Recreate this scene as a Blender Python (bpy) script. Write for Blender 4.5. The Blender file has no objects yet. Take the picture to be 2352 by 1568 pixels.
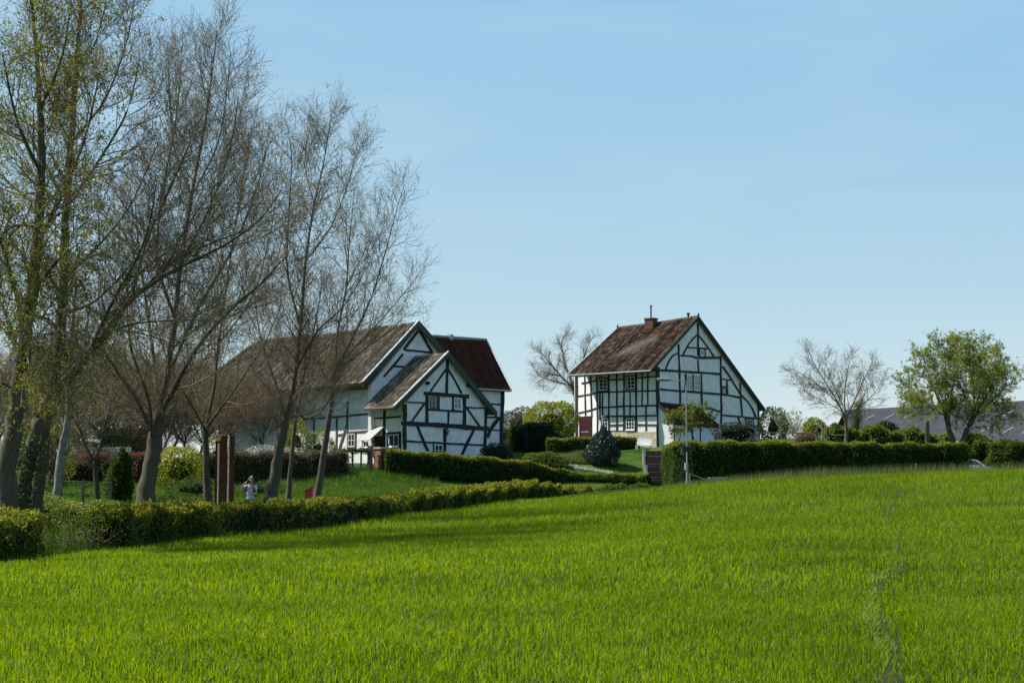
import bpy, math, random
import numpy as np
from mathutils import Vector, Matrix

rng = np.random.default_rng(7)
random.seed(7)
SC = bpy.context.scene
COL = SC.collection
R = math.radians

# ---------------------------------------------------------------- camera, sky, sun
F = 3400.0                     # focal length in photo pixels (photo taken as 2352 x 1568)
CX, CY = 1176.0, 784.0
HZ = 1094.0                    # image row of the horizon
CAMZ = 1.6
PITCH = math.atan((HZ - CY) / F)
cd = bpy.data.cameras.new('camera'); cam = bpy.data.objects.new('camera', cd); COL.objects.link(cam)
cd.sensor_width = 36.0; cd.lens = F / 2352.0 * 36.0
cd.clip_start = 0.1; cd.clip_end = 6000
cam.location = (0, 0, CAMZ); cam.rotation_euler = (math.pi / 2 + PITCH, 0, 0)
SC.camera = cam

SUN_AZ, SUN_EL = 79.0, 50.0    # degrees left of the view direction, elevation
world = bpy.data.worlds.new("World"); SC.world = world; world.use_nodes = True
wn = world.node_tree
sky = wn.nodes.new('ShaderNodeTexSky'); sky.sky_type = 'NISHITA'; sky.sun_disc = False
sky.sun_elevation = R(SUN_EL); sky.sun_rotation = R(-SUN_AZ)
sky.altitude = 1500; sky.air_density = 0.6; sky.dust_density = 0.0; sky.ozone_density = 2.0
bg = wn.nodes['Background']; bg.inputs['Strength'].default_value = 0.15
sep = wn.nodes.new('ShaderNodeSeparateColor'); cmb = wn.nodes.new('ShaderNodeCombineColor'); wn.links.new(sky.outputs['Color'], sep.inputs[0])
for k_, (ex_, mu_) in enumerate(((.539, 1.158), (.286, 1.703), (.03, 2.69))):       # a thin bright veil: flattens the sky's gradient, whitens it low down
    pw = wn.nodes.new('ShaderNodeMath'); pw.operation = 'POWER'; pw.inputs[1].default_value = ex_; wn.links.new(sep.outputs[k_], pw.inputs[0])
    ml = wn.nodes.new('ShaderNodeMath'); ml.operation = 'MULTIPLY'; ml.inputs[1].default_value = mu_; wn.links.new(pw.outputs[0], ml.inputs[0]); wn.links.new(ml.outputs[0], cmb.inputs[k_])
tc = wn.nodes.new('ShaderNodeTexCoord'); mp = wn.nodes.new('ShaderNodeMapping'); mp.inputs['Scale'].default_value = (2.0, 2.0, 9.0); mp.inputs['Rotation'].default_value = (0.25, 0.1, 0)
wn.links.new(tc.outputs['Generated'], mp.inputs['Vector']); cn = wn.nodes.new('ShaderNodeTexNoise'); cn.inputs['Scale'].default_value = 2.2; cn.inputs['Detail'].default_value = 7; cn.inputs['Distortion'].default_value = .6; wn.links.new(mp.outputs[0], cn.inputs['Vector'])
mr = wn.nodes.new('ShaderNodeMapRange'); mr.inputs[1].default_value = .46; mr.inputs[2].default_value = .78; mr.inputs[4].default_value = .30; wn.links.new(cn.outputs['Fac'], mr.inputs[0])
cm_ = wn.nodes.new('ShaderNodeMixRGB'); cm_.inputs[2].default_value = (2.0, 2.55, 2.75, 1); wn.links.new(mr.outputs[0], cm_.inputs[0]); wn.links.new(cmb.outputs[0], cm_.inputs[1]); wn.links.new(cm_.outputs[0], bg.inputs['Color'])   # faint cirrus
sd = bpy.data.lights.new('sun', 'SUN'); sun = bpy.data.objects.new('sun', sd); COL.objects.link(sun)
sd.energy = 5.0; sd.angle = R(0.53); sd.color = (1.0, 0.95, 0.86)
SV = Vector((-math.sin(R(SUN_AZ)) * math.cos(R(SUN_EL)), math.cos(R(SUN_AZ)) * math.cos(R(SUN_EL)), math.sin(R(SUN_EL))))
sun.rotation_euler = (-SV).to_track_quat('-Z', 'Y').to_euler(); sun.location = (0, 0, 60)
SC.view_settings.view_transform = 'Standard'; SC.view_settings.look = 'None'
SC.view_settings.exposure = 0.95; SC.view_settings.gamma = 1.0
SC.render.resolution_x = 1024; SC.render.resolution_y = 682
SC.cycles.max_bounces = 6; SC.cycles.transparent_max_bounces = 8

# ---------------------------------------------------------------- pixel <-> world
SP, CP = math.sin(PITCH), math.cos(PITCH)
def ray(px, py):
    u = (px - CX) / F; v = (CY - py) / F
    return np.array([u, CP - v * SP, SP + v * CP])
def P(px, py, Y):
    d = ray(px, py); t = Y / d[1]
    return np.array([d[0] * t, Y, CAMZ + d[2] * t])
def XY(px, Y):
    return (px - CX) / F * Y / CP * 1.0      # x of an image column near the horizon at depth Y
def z1(x, y): return (x * .27006 + 705.6, y * .27006 + 705.6)
def z2(x, y): return (x * .28996 + 1176.0, y * .28996 + 674.24)

# ---------------------------------------------------------------- materials
MATS = {}
def nodes(m): return m.node_tree.nodes, m.node_tree.links
def mat(name, col, col2=None, scale=3.0, rough=0.8, bump=0.0, bscale=None, spec=0.3, metal=0.0, detail=5.0):
    if name in MATS: return MATS[name]
    m = bpy.data.materials.new(name); m.use_nodes = True; MATS[name] = m
    N, L = nodes(m); b = N['Principled BSDF']
    b.inputs['Roughness'].default_value = rough; b.inputs['Metallic'].default_value = metal
    b.inputs['Specular IOR Level'].default_value = spec
    g = N.new('ShaderNodeNewGeometry')
    nz = N.new('ShaderNodeTexNoise'); nz.inputs['Scale'].default_value = scale; nz.inputs['Detail'].default_value = detail
    L.new(g.outputs['Position'], nz.inputs['Vector'])
    rp = N.new('ShaderNodeValToRGB'); rp.color_ramp.elements[0].position = .35; rp.color_ramp.elements[1].position = .68
    rp.color_ramp.elements[0].color = (*col, 1); rp.color_ramp.elements[1].color = (*(col2 or col), 1)
    L.new(nz.outputs['Fac'], rp.inputs['Fac']); L.new(rp.outputs['Color'], b.inputs['Base Color'])
    if bump:
        n2 = N.new('ShaderNodeTexNoise'); n2.inputs['Scale'].default_value = bscale or scale * 4; n2.inputs['Detail'].default_value = 6
        L.new(g.outputs['Position'], n2.inputs['Vector'])
        bp = N.new('ShaderNodeBump'); bp.inputs['Strength'].default_value = bump; bp.inputs['Distance'].default_value = .05
        L.new(n2.outputs['Fac'], bp.inputs['Height']); L.new(bp.outputs['Normal'], b.inputs['Normal'])
    return m

def leaf_mat(name, cols, trans=0.45, rough=0.5, clump=0.6, tint=1.0, spec=0.35):
    """leaves: diffuse + translucent, colour varies from leaf to leaf and in clumps"""
    if name in MATS: return MATS[name]
    m = bpy.data.materials.new(name); m.use_nodes = True; MATS[name] = m
    N, L = nodes(m); b = N['Principled BSDF']; out = N['Material Output']
    g = N.new('ShaderNodeNewGeometry')
    nz = N.new('ShaderNodeTexNoise'); nz.inputs['Scale'].default_value = clump; nz.inputs['Detail'].default_value = 3
    L.new(g.outputs['Position'], nz.inputs['Vector'])
    mx = N.new('ShaderNodeMath'); mx.operation = 'MULTIPLY_ADD'; mx.inputs[1].default_value = .55
    L.new(g.outputs['Random Per Island'], mx.inputs[0])
    m2 = N.new('ShaderNodeMath'); m2.operation = 'MULTIPLY_ADD'; m2.inputs[1].default_value = 1.3; m2.inputs[2].default_value = -.42
    L.new(nz.outputs['Fac'], m2.inputs[0]); L.new(m2.outputs[0], mx.inputs[2])
    rp = N.new('ShaderNodeValToRGB'); cr = rp.color_ramp
    while len(cr.elements) < len(cols): cr.elements.new(0.5)
    for i, c in enumerate(cols):
        cr.elements[i].position = i / max(1, len(cols) - 1); cr.elements[i].color = (*c, 1)
    L.new(mx.outputs[0], rp.inputs['Fac']); L.new(rp.outputs['Color'], b.inputs['Base Color'])
    b.inputs['Roughness'].default_value = rough; b.inputs['Specular IOR Level'].default_value = spec
    t = N.new('ShaderNodeBsdfTranslucent')
    hs = N.new('ShaderNodeHueSaturation'); hs.inputs['Hue'].default_value = .485; hs.inputs['Saturation'].default_value = 1.1; hs.inputs['Value'].default_value = 1.5 * tint
    L.new(rp.outputs['Color'], hs.inputs['Color']); L.new(hs.outputs['Color'], t.inputs['Color'])
    ms = N.new('ShaderNodeMixShader'); ms.inputs[0].default_value = trans
    L.new(b.outputs[0], ms.inputs[1]); L.new(t.outputs[0], ms.inputs[2]); L.new(ms.outputs[0], out.inputs['Surface'])
    return m

def tile_mat(name, cols, moss=(.05, .055, .025), mossamt=.5):
    if name in MATS: return MATS[name]
    m = bpy.data.materials.new(name); m.use_nodes = True; MATS[name] = m
    N, L = nodes(m); b = N['Principled BSDF']; b.inputs['Roughness'].default_value = .95; b.inputs['Specular IOR Level'].default_value = .04
    uv = N.new('ShaderNodeUVMap')
    fl = N.new('ShaderNodeVectorMath'); fl.operation = 'FLOOR'; L.new(uv.outputs[0], fl.inputs[0])
    wnz = N.new('ShaderNodeTexWhiteNoise'); wnz.noise_dimensions = '2D'; L.new(fl.outputs[0], wnz.inputs['Vector'])
    rp = N.new('ShaderNodeValToRGB'); cr = rp.color_ramp
    while len(cr.elements) < len(cols): cr.elements.new(.5)
    for i, c in enumerate(cols):
        cr.elements[i].position = i / (len(cols) - 1); cr.elements[i].color = (*c, 1)
    su = N.new('ShaderNodeVectorMath'); su.operation = 'MULTIPLY'; su.inputs[1].default_value = (1, 0, 0); L.new(fl.outputs[0], su.inputs[0])
    ws = N.new('ShaderNodeTexWhiteNoise'); ws.noise_dimensions = '2D'; L.new(su.outputs[0], ws.inputs['Vector'])
    av = N.new('ShaderNodeMath'); av.operation = 'MULTIPLY_ADD'; av.inputs[1].default_value = .45; L.new(ws.outputs['Value'], av.inputs[0])
    a2 = N.new('ShaderNodeMath'); a2.operation = 'MULTIPLY'; a2.inputs[1].default_value = .55; L.new(wnz.outputs['Value'], a2.inputs[0]); L.new(a2.outputs[0], av.inputs[2]); ct_ = N.new('ShaderNodeMath'); ct_.operation = 'MULTIPLY_ADD'; ct_.use_clamp = True; ct_.inputs[1].default_value = 1.6; ct_.inputs[2].default_value = -.3; L.new(av.outputs[0], ct_.inputs[0]); L.new(ct_.outputs[0], rp.inputs['Fac'])
    g = N.new('ShaderNodeNewGeometry')
    nz = N.new('ShaderNodeTexNoise'); nz.inputs['Scale'].default_value = 1.1; nz.inputs['Detail'].default_value = 7; nz.inputs['Roughness'].default_value = .65
    L.new(g.outputs['Position'], nz.inputs['Vector'])
    r2 = N.new('ShaderNodeMapRange'); r2.inputs[1].default_value = .48; r2.inputs[2].default_value = .68; r2.inputs[4].default_value = mossamt
    L.new(nz.outputs['Fac'], r2.inputs[0])
    mx = N.new('ShaderNodeMixRGB'); L.new(r2.outputs[0], mx.inputs[0]); L.new(rp.outputs['Color'], mx.inputs[1]); mx.inputs[2].default_value = (*moss, 1)
    L.new(mx.outputs[0], b.inputs['Base Color'])
    return m

M_plaster = mat('white_plaster', (.70, .69, .685), (.56, .55, .535), 1.6, .9, .7, 11, .1, 0, 9)
M_limebrick = mat('whitewashed_brick', (.74, .74, .73), (.60, .59, .57), 5, .9, .9, 14, .1)
M_timber = mat('tarred_timber', (.011, .017, .018), (.022, .030, .031), 6, .75, .3, 30, .2)
M_oldtimber = mat('weathered_timber', (.055, .050, .044), (.10, .09, .078), 6, .85, .3, 30, .2)
M_green = mat('dark_green_paint', (.010, .026, .022), (.016, .036, .030), 4, .55, .1, 30, .35)
M_white = mat('white_paint', (.74, .75, .74), (.80, .80, .79), 8, .45, .1, 30, .4)
M_zinc = mat('zinc', (.40, .42, .43), (.52, .53, .54), 4, .5, .1, 20, .4, .4)
M_glass = mat('window_glass', (.012, .015, .018), (.03, .034, .038), 2, .06, 0, None, .7)
M_curtain = mat('net_curtain_glass', (.09, .10, .11), (.19, .20, .21), 9, .2, 0, None, .6)
M_reddoor = mat('dark_red_paint', (.028, .002, .004), (.040, .003, .006), 4, .45, .1, 20, .4)
M_brick = mat('red_brick', (.20, .075, .05), (.30, .15, .11), 7, .9, .6, 18, .1)
M_stone = mat('rubble_stone', (.34, .27, .18), (.52, .46, .36), 4.5, .95, 1.0, 8, .1)
M_slate = mat('pale_slate', (.24, .245, .245), (.36, .36, .35), 6, .7, .5, 20, .3)
M_bark = mat('grey_brown_bark', (.062, .055, .038), (.110, .098, .070), 14, .9, .5, 40, .1)
M_barkpale = mat('pale_smooth_bark', (.13, .13, .12), (.20, .20, .18), 7, .85, .4, 26, .1)
M_barkdark = mat('dark_mossy_bark', (.046, .042, .028), (.078, .072, .046), 14, .9, .5, 40, .1)
M_twig = mat('brown_twig', (.115, .090, .062), (.205, .165, .115), 3, .85, 0, None, .1)
M_twigred = mat('reddish_twig', (.115, .080, .054), (.18, .130, .090), 3, .85, 0, None, .1)
M_soil = mat('dry_soil', (.020, .029, .008), (.038, .040, .013), 3, .95, .8, 12, .05)
M_turf = mat('turf', (.030, .062, .010), (.055, .095, .016), .6, .95, .6, 14, .05)
M_concrete = mat('pale_concrete', (.32, .31, .29), (.42, .41, .38), 4, .9, .4, 20, .1)
M_step = mat('dark_brick_step', (.075, .050, .040), (.13, .09, .07), 8, .9, .5, 24, .1)
M_asphalt = mat('asphalt', (.045, .045, .047), (.065, .065, .066), 6, .9, .4, 60, .1)
M_steel = mat('galvanised_steel', (.20, .22, .23), (.27, .29, .30), 5, .45, .05, 20, .5, .3)
M_rust = mat('rusted_steel', (.085, .026, .008), (.13, .045, .014), 3, .9, .3, 25, .1)
M_red = mat('red_paint', (.45, .02, .03), (.52, .03, .04), 4, .4, 0, None, .5)
M_black = mat('black_plastic', (.012, .012, .014), (.02, .02, .022), 5, .5, 0, None, .4)
M_wood = mat('grey_wood', (.10, .085, .065), (.18, .155, .12), 9, .9, .5, 30, .1)
M_barn = mat('fibre_cement_roof', (.026, .027, .032), (.038, .039, .046), .8, .9, .1, 20, .2)
M_tile1 = tile_mat('old_pantiles', [(.010, .008, .007), (.040, .023, .017), (.022, .016, .013), (.078, .038, .024), (.042, .029, .022), (.090, .068, .052), (.125, .10, .080)], (.028, .027, .020), .3)
M_tile2 = tile_mat('brown_pantiles', [(.030, .026, .022), (.11, .088, .070), (.075, .064, .052), (.14, .115, .09), (.26, .23, .19)], (.105, .100, .066), .5)
M_tile3 = tile_mat('red_pantiles', [(.045, .019, .015), (.078, .030, .022), (.060, .025, .019), (.098, .040, .029)], (.045, .03, .024), .6)

# ---------------------------------------------------------------- mesh helpers
def mesh_np(name, V, F3=None, F4=None, smooth=False):
    me = bpy.data.meshes.new(name)
    V = np.asarray(V, dtype=np.float32); n3 = 0 if F3 is None else len(F3); n4 = 0 if F4 is None else len(F4)
    me.vertices.add(len(V)); me.vertices.foreach_set('co', V.ravel())
    idx = []
    if n3: idx.append(np.asarray(F3, dtype=np.int32).ravel())
    if n4: idx.append(np.asarray(F4, dtype=np.int32).ravel())
    idx = np.concatenate(idx); me.loops.add(len(idx)); me.loops.foreach_set('vertex_index', idx)
    st = np.concatenate([np.arange(n3) * 3, n3 * 3 + np.arange(n4) * 4]).astype(np.int32)
    me.polygons.add(n3 + n4); me.polygons.foreach_set('loop_start', st)
    me.polygons.foreach_set('loop_total', np.concatenate([np.full(n3, 3), np.full(n4, 4)]).astype(np.int32))
    if smooth: me.polygons.foreach_set('use_smooth', np.ones(n3 + n4, dtype=bool))
    me.update(calc_edges=True); me.validate()
    return me

class MB:
    """collects shapes into one mesh"""
    def __init__(s): s.v = []; s.f = []; s.n = 0
    def add(s, verts, faces):
        s.v.extend([tuple(map(float, p)) for p in verts]); s.f.extend([tuple(i + s.n for i in f) for f in faces]); s.n += len(verts)
    def hexa(s, c8):
        s.add(c8, [(0, 3, 2, 1), (4, 5, 6, 7), (0, 1, 5, 4), (1, 2, 6, 5), (2, 3, 7, 6), (3, 0, 4, 7)])
    def box(s, c, h, rz=0.0):
        ca, sa = math.cos(rz), math.sin(rz); o = []
        for dz in (-1, 1):
            for dx, dy in ((-1, -1), (1, -1), (1, 1), (-1, 1)):
                x, y = dx * h[0], dy * h[1]
                o.append((c[0] + x * ca - y * sa, c[1] + x * sa + y * ca, c[2] + dz * h[2]))
        s.hexa(o)
    def prism(s, front, back):
        n = len(front); s.add(list(front) + list(back), [tuple(range(n)), tuple(range(2 * n - 1, n - 1, -1))] + [(i, n + i, n + (i + 1) % n, (i + 1) % n) for i in range(n)])
    def tube(s, pts, rads, k=8, cap=True):
        pts = [np.array(p, float) for p in pts]; base = s.n; V = []; n = len(pts)
        for i, p in enumerate(pts):
            d = pts[min(i + 1, n - 1)] - pts[max(i - 1, 0)]; d = d / (np.linalg.norm(d) + 1e-9)
            a = np.array([0, 0, 1.0]) if abs(d[2]) < .9 else np.array([1.0, 0, 0])
            u = np.cross(d, a); u /= np.linalg.norm(u); w = np.cross(d, u); r = rads[i] if hasattr(rads, '__len__') else rads
            for j in range(k):
                t = 2 * math.pi * j / k; V.append(p + r * (math.cos(t) * u + math.sin(t) * w))
        Fc = [(i * k + j, i * k + (j + 1) % k, (i + 1) * k + (j + 1) % k, (i + 1) * k + j) for i in range(n - 1) for j in range(k)]
        if cap: Fc += [tuple(range(k - 1, -1, -1)), tuple(range((n - 1) * k, n * k))]
        s.add(V, Fc)
    def build(s, name, m, parent=None, smooth=False):
        me = bpy.data.meshes.new(name); me.from_pydata(s.v, [], s.f); me.update()
        if smooth: me.polygons.foreach_set('use_smooth', np.ones(len(me.polygons), dtype=bool))
        return link(name, me, m, parent)

WORLD = {}
def link(name, me, m, parent=None):
    """mesh data comes in world coordinates; the object's origin goes to its base"""
    o = bpy.data.objects.new(name, me); COL.objects.link(o)
    if m is not None and not len(me.materials): me.materials.append(m)
    co = np.empty(len(me.vertices) * 3, dtype=np.float32); me.vertices.foreach_get('co', co); co = co.reshape(-1, 3)
    lo, hi = co.min(0), co.max(0); org = np.array([(lo[0] + hi[0]) / 2, (lo[1] + hi[1]) / 2, lo[2]], dtype=np.float32)
    me.vertices.foreach_set('co', (co - org).ravel()); me.update()
    WORLD[o.name] = org
    if parent is not None:
        o.parent = parent; o.location = Vector((org - WORLD[parent.name]).tolist())
    else: o.location = Vector(org.tolist())
    return o
def thing(name, loc):
    o = bpy.data.objects.new(name, None); COL.objects.link(o); o.location = Vector([float(a) for a in loc]); o.empty_display_size = .3
    WORLD[o.name] = np.array(loc, dtype=np.float32); return o
def tag(o, label=None, cat=None, group=None, kind=None):
    if label: o['label'] = label
    if cat: o['category'] = cat
    if group: o['group'] = group
    if kind: o['kind'] = kind
    return o
def copy_tree(o, parent=None):
    c = o.copy(); COL.objects.link(c); c.parent = parent; WORLD[c.name] = WORLD.get(o.name)
    for ch in list(o.children): copy_tree(ch, c)
    return c

# ---------------------------------------------------------------- terrain
CTRL = np.array([
 (0, 0, 0), (-6, 12, -.05), (6, 12, .05), (0, 12, 0), (-10.4, 30, -.27), (-10.3, 38, -.32), (-8.2, 52, -.36), (-4.6, 72, -.12),
 (3.1, 85, .33), (10.6, 85, 1.07), (20.6, 85, 1.58), (29.4, 85, 1.83), (45, 85, 2.1), (0, 30, 0), (8, 45, .33), (18, 45, .75), (0, 45, -.05), (10, 25, .12), (16, 65, 1.1), (1, 65, .1), (30, 50, 1.0),
 (-10.2, 58, -.2), (-12.3, 50, -.2), (-14, 40, -.25), (-9, 64, -.1), (-5.5, 80, .25), (3, 93, .5), (8.5, 97, .85), (-8, 97, 1.9), (-13, 95, 1.6), (-20, 90, 1.3), (-7.6, 105, 2.4), (-2, 104, 2.2), (-5.5, 95.5, 1.05), (-2.5, 95, .75), (0, 96, .65), (2, 97.5, .75), (5, 98.5, .8),
 (-27, 90, 1.35), (-18, 62, .35), (-26, 70, .6), (-16, 120, 2.8), (-30, 120, 2.6), (-5, 116, 3.0), (3, 114, 3.0), (5, 101, 1.65), (6.5, 106, 2.4), (4, 118, 3.4), (8, 120, 3.6), (9.6, 100, .85), (9.7, 101.5, .95), (10.0, 103.3, 1.4), (10.3, 106, 2.3), (10.5, 108.4, 3.2),
 (13, 130, 4.1), (6, 134, 4.8), (13, 97, 1.2), (20, 97, 1.5), (16, 106, 3.2), (23, 110, 4.0), (30, 112, 3.6), (38, 110, 2.4), (30, 98, 1.5), (32, 103, 1.3), (38, 103, 1.35), (20, 125, 4.3), (32, 130, 4.2), (5, 150, 5.0), (-20, 160, 3.5), (30, 170, 4.0), (60, 170, 3.5), (60, 100, 2.3),
 (-60, 60, .4), (-60, 120, 2.2), (-30, 40, -.3), (-20, 0, -.3), (20, 0, .3), (0, -30, -.1), (-30, -30, -.3), (30, -30, .3), (60, 0, .8), (-60, 0, -.2), (0, 220, 5), (-100, 200, 3), (100, 200, 4), (60, 50, 1.6), (-120, 60, 0), (120, 60, 3), (-120, -60, 0), (120, -60, 1)], dtype=float)
def _k(r2): return .5 * r2 * np.log(r2 + 1e-9)
_S = 10.0; _c = CTRL[:, :2] / _S
_n = len(CTRL); _A = np.zeros((_n + 3, _n + 3))
_A[:_n, :_n] = _k(((_c[:, None] - _c[None]) ** 2).sum(-1)) + np.eye(_n) * .015
_A[:_n, _n] = 1; _A[:_n, _n + 1:] = _c; _A[_n, :_n] = 1; _A[_n + 1:, :_n] = _c.T
_w = np.linalg.solve(_A, np.concatenate([CTRL[:, 2], np.zeros(3)]))
def gz(x, y):
    x = np.asarray(x, float); y = np.asarray(y, float); sh = np.broadcast(x, y).shape
    q = np.stack([np.broadcast_to(x, sh).ravel(), np.broadcast_to(y, sh).ravel()], -1)
    qc = np.clip(q, [-110, -50], [110, 200]); far = np.linalg.norm(q - qc, axis=1)
    out = np.empty(len(q))
    for i in range(0, len(q), 20000):
        p = qc[i:i + 20000] / _S
        out[i:i + 20000] = _k(((p[:, None] - _c[None]) ** 2).sum(-1)) @ _w[:_n] + _w[_n] + p @ _w[_n + 1:]
    out += (3.0 - out) * (1 - np.exp(-far / 250))
    return out.reshape(sh) if sh else float(out[0])
def on_ground(px, Y, dz=0.0):
    x = XY(px, Y); return np.array([x, Y, gz(x, Y) + dz])

# field outline in plan (the crop's edge)
FIELD_L = [(-14, 4), (-12.2, 20), (-10.9, 29), (-10.4, 36.5), (-8.3, 50.5), (-4.9, 70), (-1.5, 80), (3.1, 85), (10.6, 87), (60, 88)]
_fy = np.array([p[1] for p in FIELD_L]); _fx = np.array([p[0] for p in FIELD_L])
def in_field(x, y):
    lim = np.interp(y, _fy[:8], _fx[:8])
    top = np.interp(x, [3.1, 10.6, 60], [85, 87, 88])
    return (x > lim) & ((x < 3.1) & (y < 85) | (x >= 3.1) & (y < top)) & (y > -40)

def axis(a):
    o = [0.0]; st = a
    return o
def graded(lo, hi, fine_lo, fine_hi, step):
    a = list(np.arange(fine_lo, fine_hi + .001, step)); s = step
    while a[-1] < hi: s *= 1.35; a.append(a[-1] + s)
    s = step
    while a[0] > lo: s *= 1.35; a.insert(0, a[0] - s)
    return np.array(a)
gx = graded(-2500, 2500, -45, 60, .8); gy = graded(-300, 3500, -4, 150, .8)
GX, GY = np.meshgrid(gx, gy); GZ = gz(GX, GY)
near = (np.abs(GX) < 60) & (GY < 150) & (GY > -5)
GZ = GZ + near * rng.normal(0, .012, GZ.shape)
V = np.stack([GX, GY, GZ], -1).reshape(-1, 3); nx, ny = len(gx), len(gy)
ii = (np.arange(ny - 1)[:, None] * nx + np.arange(nx - 1)[None]).ravel()
Q = np.stack([ii, ii + 1, ii + nx + 1, ii + nx], -1)
me = mesh_np('ground', V, None, Q, True)
me.materials.append(M_turf); me.materials.append(M_soil)
fc = V[Q].mean(1); me.polygons.foreach_set('material_index', in_field(fc[:, 0], fc[:, 1]).astype(np.int32))
ground = bpy.data.objects.new('ground', me); COL.objects.link(ground); ground['kind'] = 'structure'

# ---------------------------------------------------------------- facades
class Wall:
    """a vertical plane through p0 (x, y) running along d; n points to the viewer"""
    def __init__(s, p0, ang):
        s.p0 = np.array(p0, float); s.d = np.array([math.cos(R(ang)), math.sin(R(ang))])
        s.n = np.array([s.d[1], -s.d[0]])
        if s.n @ s.p0 > 0: s.n = -s.n
    def shifted(s, off):
        w = Wall.__new__(Wall); w.p0 = s.p0 + s.n * off; w.d = s.d; w.n = s.n; return w
    def hit(s, px, py):
        d = ray(px, py); t = (s.p0 @ s.n) / (d[:2] @ s.n); q = d * t
        return np.array([q[0], q[1], CAMZ + q[2]])
    def sz(s, px, py):
        q = s.hit(px, py); return (q[:2] - s.p0) @ s.d, q[2]
    def at(s, a, z, off=0.0):
        q = s.p0 + s.d * a + s.n * off; return np.array([q[0], q[1], z])
    def N3(s): return np.array([s.n[0], s.n[1], 0])
def poly_prism(mb, w, pts, o0, o1):
    h = [w.hit(*p) for p in pts]; mb.prism([q + w.N3() * o1 for q in h], [q + w.N3() * o0 for q in h])
_tcount = [0]
def timber(mb, w, conv, pts, width, o1=.045):
    f_ = []
    for i in range(len(pts) - 1):
        a_, b_ = np.array(pts[i], float), np.array(pts[i + 1], float); m_ = max(1, int(np.linalg.norm(b_ - a_) / 70))
        f_ += [a_ + (b_ - a_) * (j / m_) + (rng.normal(0, 1.4, 2) if j else 0) for j in range(m_)]
    pts = f_ + [np.array(pts[-1], float)]
    p = np.array([conv(*q) for q in pts]); k = width * (.29 if conv is z2 else .27) / 2; n = len(p); a, b = [], []
    for i in range(n):
        t = p[min(i + 1, n - 1)] - p[max(i - 1, 0)]; t /= np.linalg.norm(t); nn = np.array([-t[1], t[0]])
        kk = k * (1 + .16 * math.sin(i * 2.3 + _tcount[0] * 1.7))
        a.append(p[i] + nn * kk); b.append(p[i] - nn * kk)
    _tcount[0] += 1; o = o1 + (_tcount[0] % 17) * .0011
    for i in range(n - 1): poly_prism(mb, w, [a[i], a[i + 1], b[i + 1], b[i]], -.02, o + i * .0004)
def sbox(mb, w, s0, s1, z0, z1, o0, o1):
    mb.hexa([w.at(s0, z0, o0), w.at(s1, z0, o0), w.at(s1, z0, o1), w.at(s0, z0, o1), w.at(s0, z1, o0), w.at(s1, z1, o0), w.at(s1, z1, o1), w.at(s0, z1, o1)])
def window(parent, w, conv, x0, y0, x1, y1, nxp=2, nyp=3, frame=M_white, outer=None, pane=M_glass, sill=False, fw=.05):
    a = conv(x0, y0); b = conv(x1, y1); my = (a[1] + b[1]) / 2; mx = (a[0] + b[0]) / 2
    s0, s1 = sorted((w.sz(a[0], my)[0], w.sz(b[0], my)[0])); zt = w.sz(mx, a[1])[1]; zb = w.sz(mx, b[1])[1]
    mb = MB()
    for (p, q, r, t) in ((s0, s0 + fw, zb, zt), (s1 - fw, s1, zb, zt), (s0 + fw, s1 - fw, zb, zb + fw), (s0 + fw, s1 - fw, zt - fw, zt)): sbox(mb, w, p, q, r, t, .0, .062)
    for i in range(1, nxp):
        c = s0 + (s1 - s0) * i / nxp; sbox(mb, w, c - .016, c + .016, zb + fw, zt - fw, .0, .05)
    for j in range(1, nyp):
        c = zb + (zt - zb) * j / nyp; sbox(mb, w, s0 + fw, s1 - fw, c - .014, c + .014, .0, .047)
    fo = mb.build('window', frame, parent)
    pm = MB(); sbox(pm, w, s0 + .01, s1 - .01, zb + .01, zt - .01, -.02, .022); pm.build('pane', pane, fo)
    if outer:
        om = MB(); e = .11
        for (p, q, r, t) in ((s0 - e, s0 - .003, zb - e, zt + e), (s1 + .003, s1 + e, zb - e, zt + e), (s0 - .003, s1 + .003, zb - e, zb - .003), (s0 - .003, s1 + .003, zt + .003, zt + e)): sbox(om, w, p, q, r, t, -.02, .071)
        om.build('surround', outer, fo)
    if sill:
        sm = MB(); sbox(sm, w, s0 - .06, s1 + .06, zb - .07, zb - .004, 0, .14); sm.build('sill', M_white, fo)
    return fo
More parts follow.
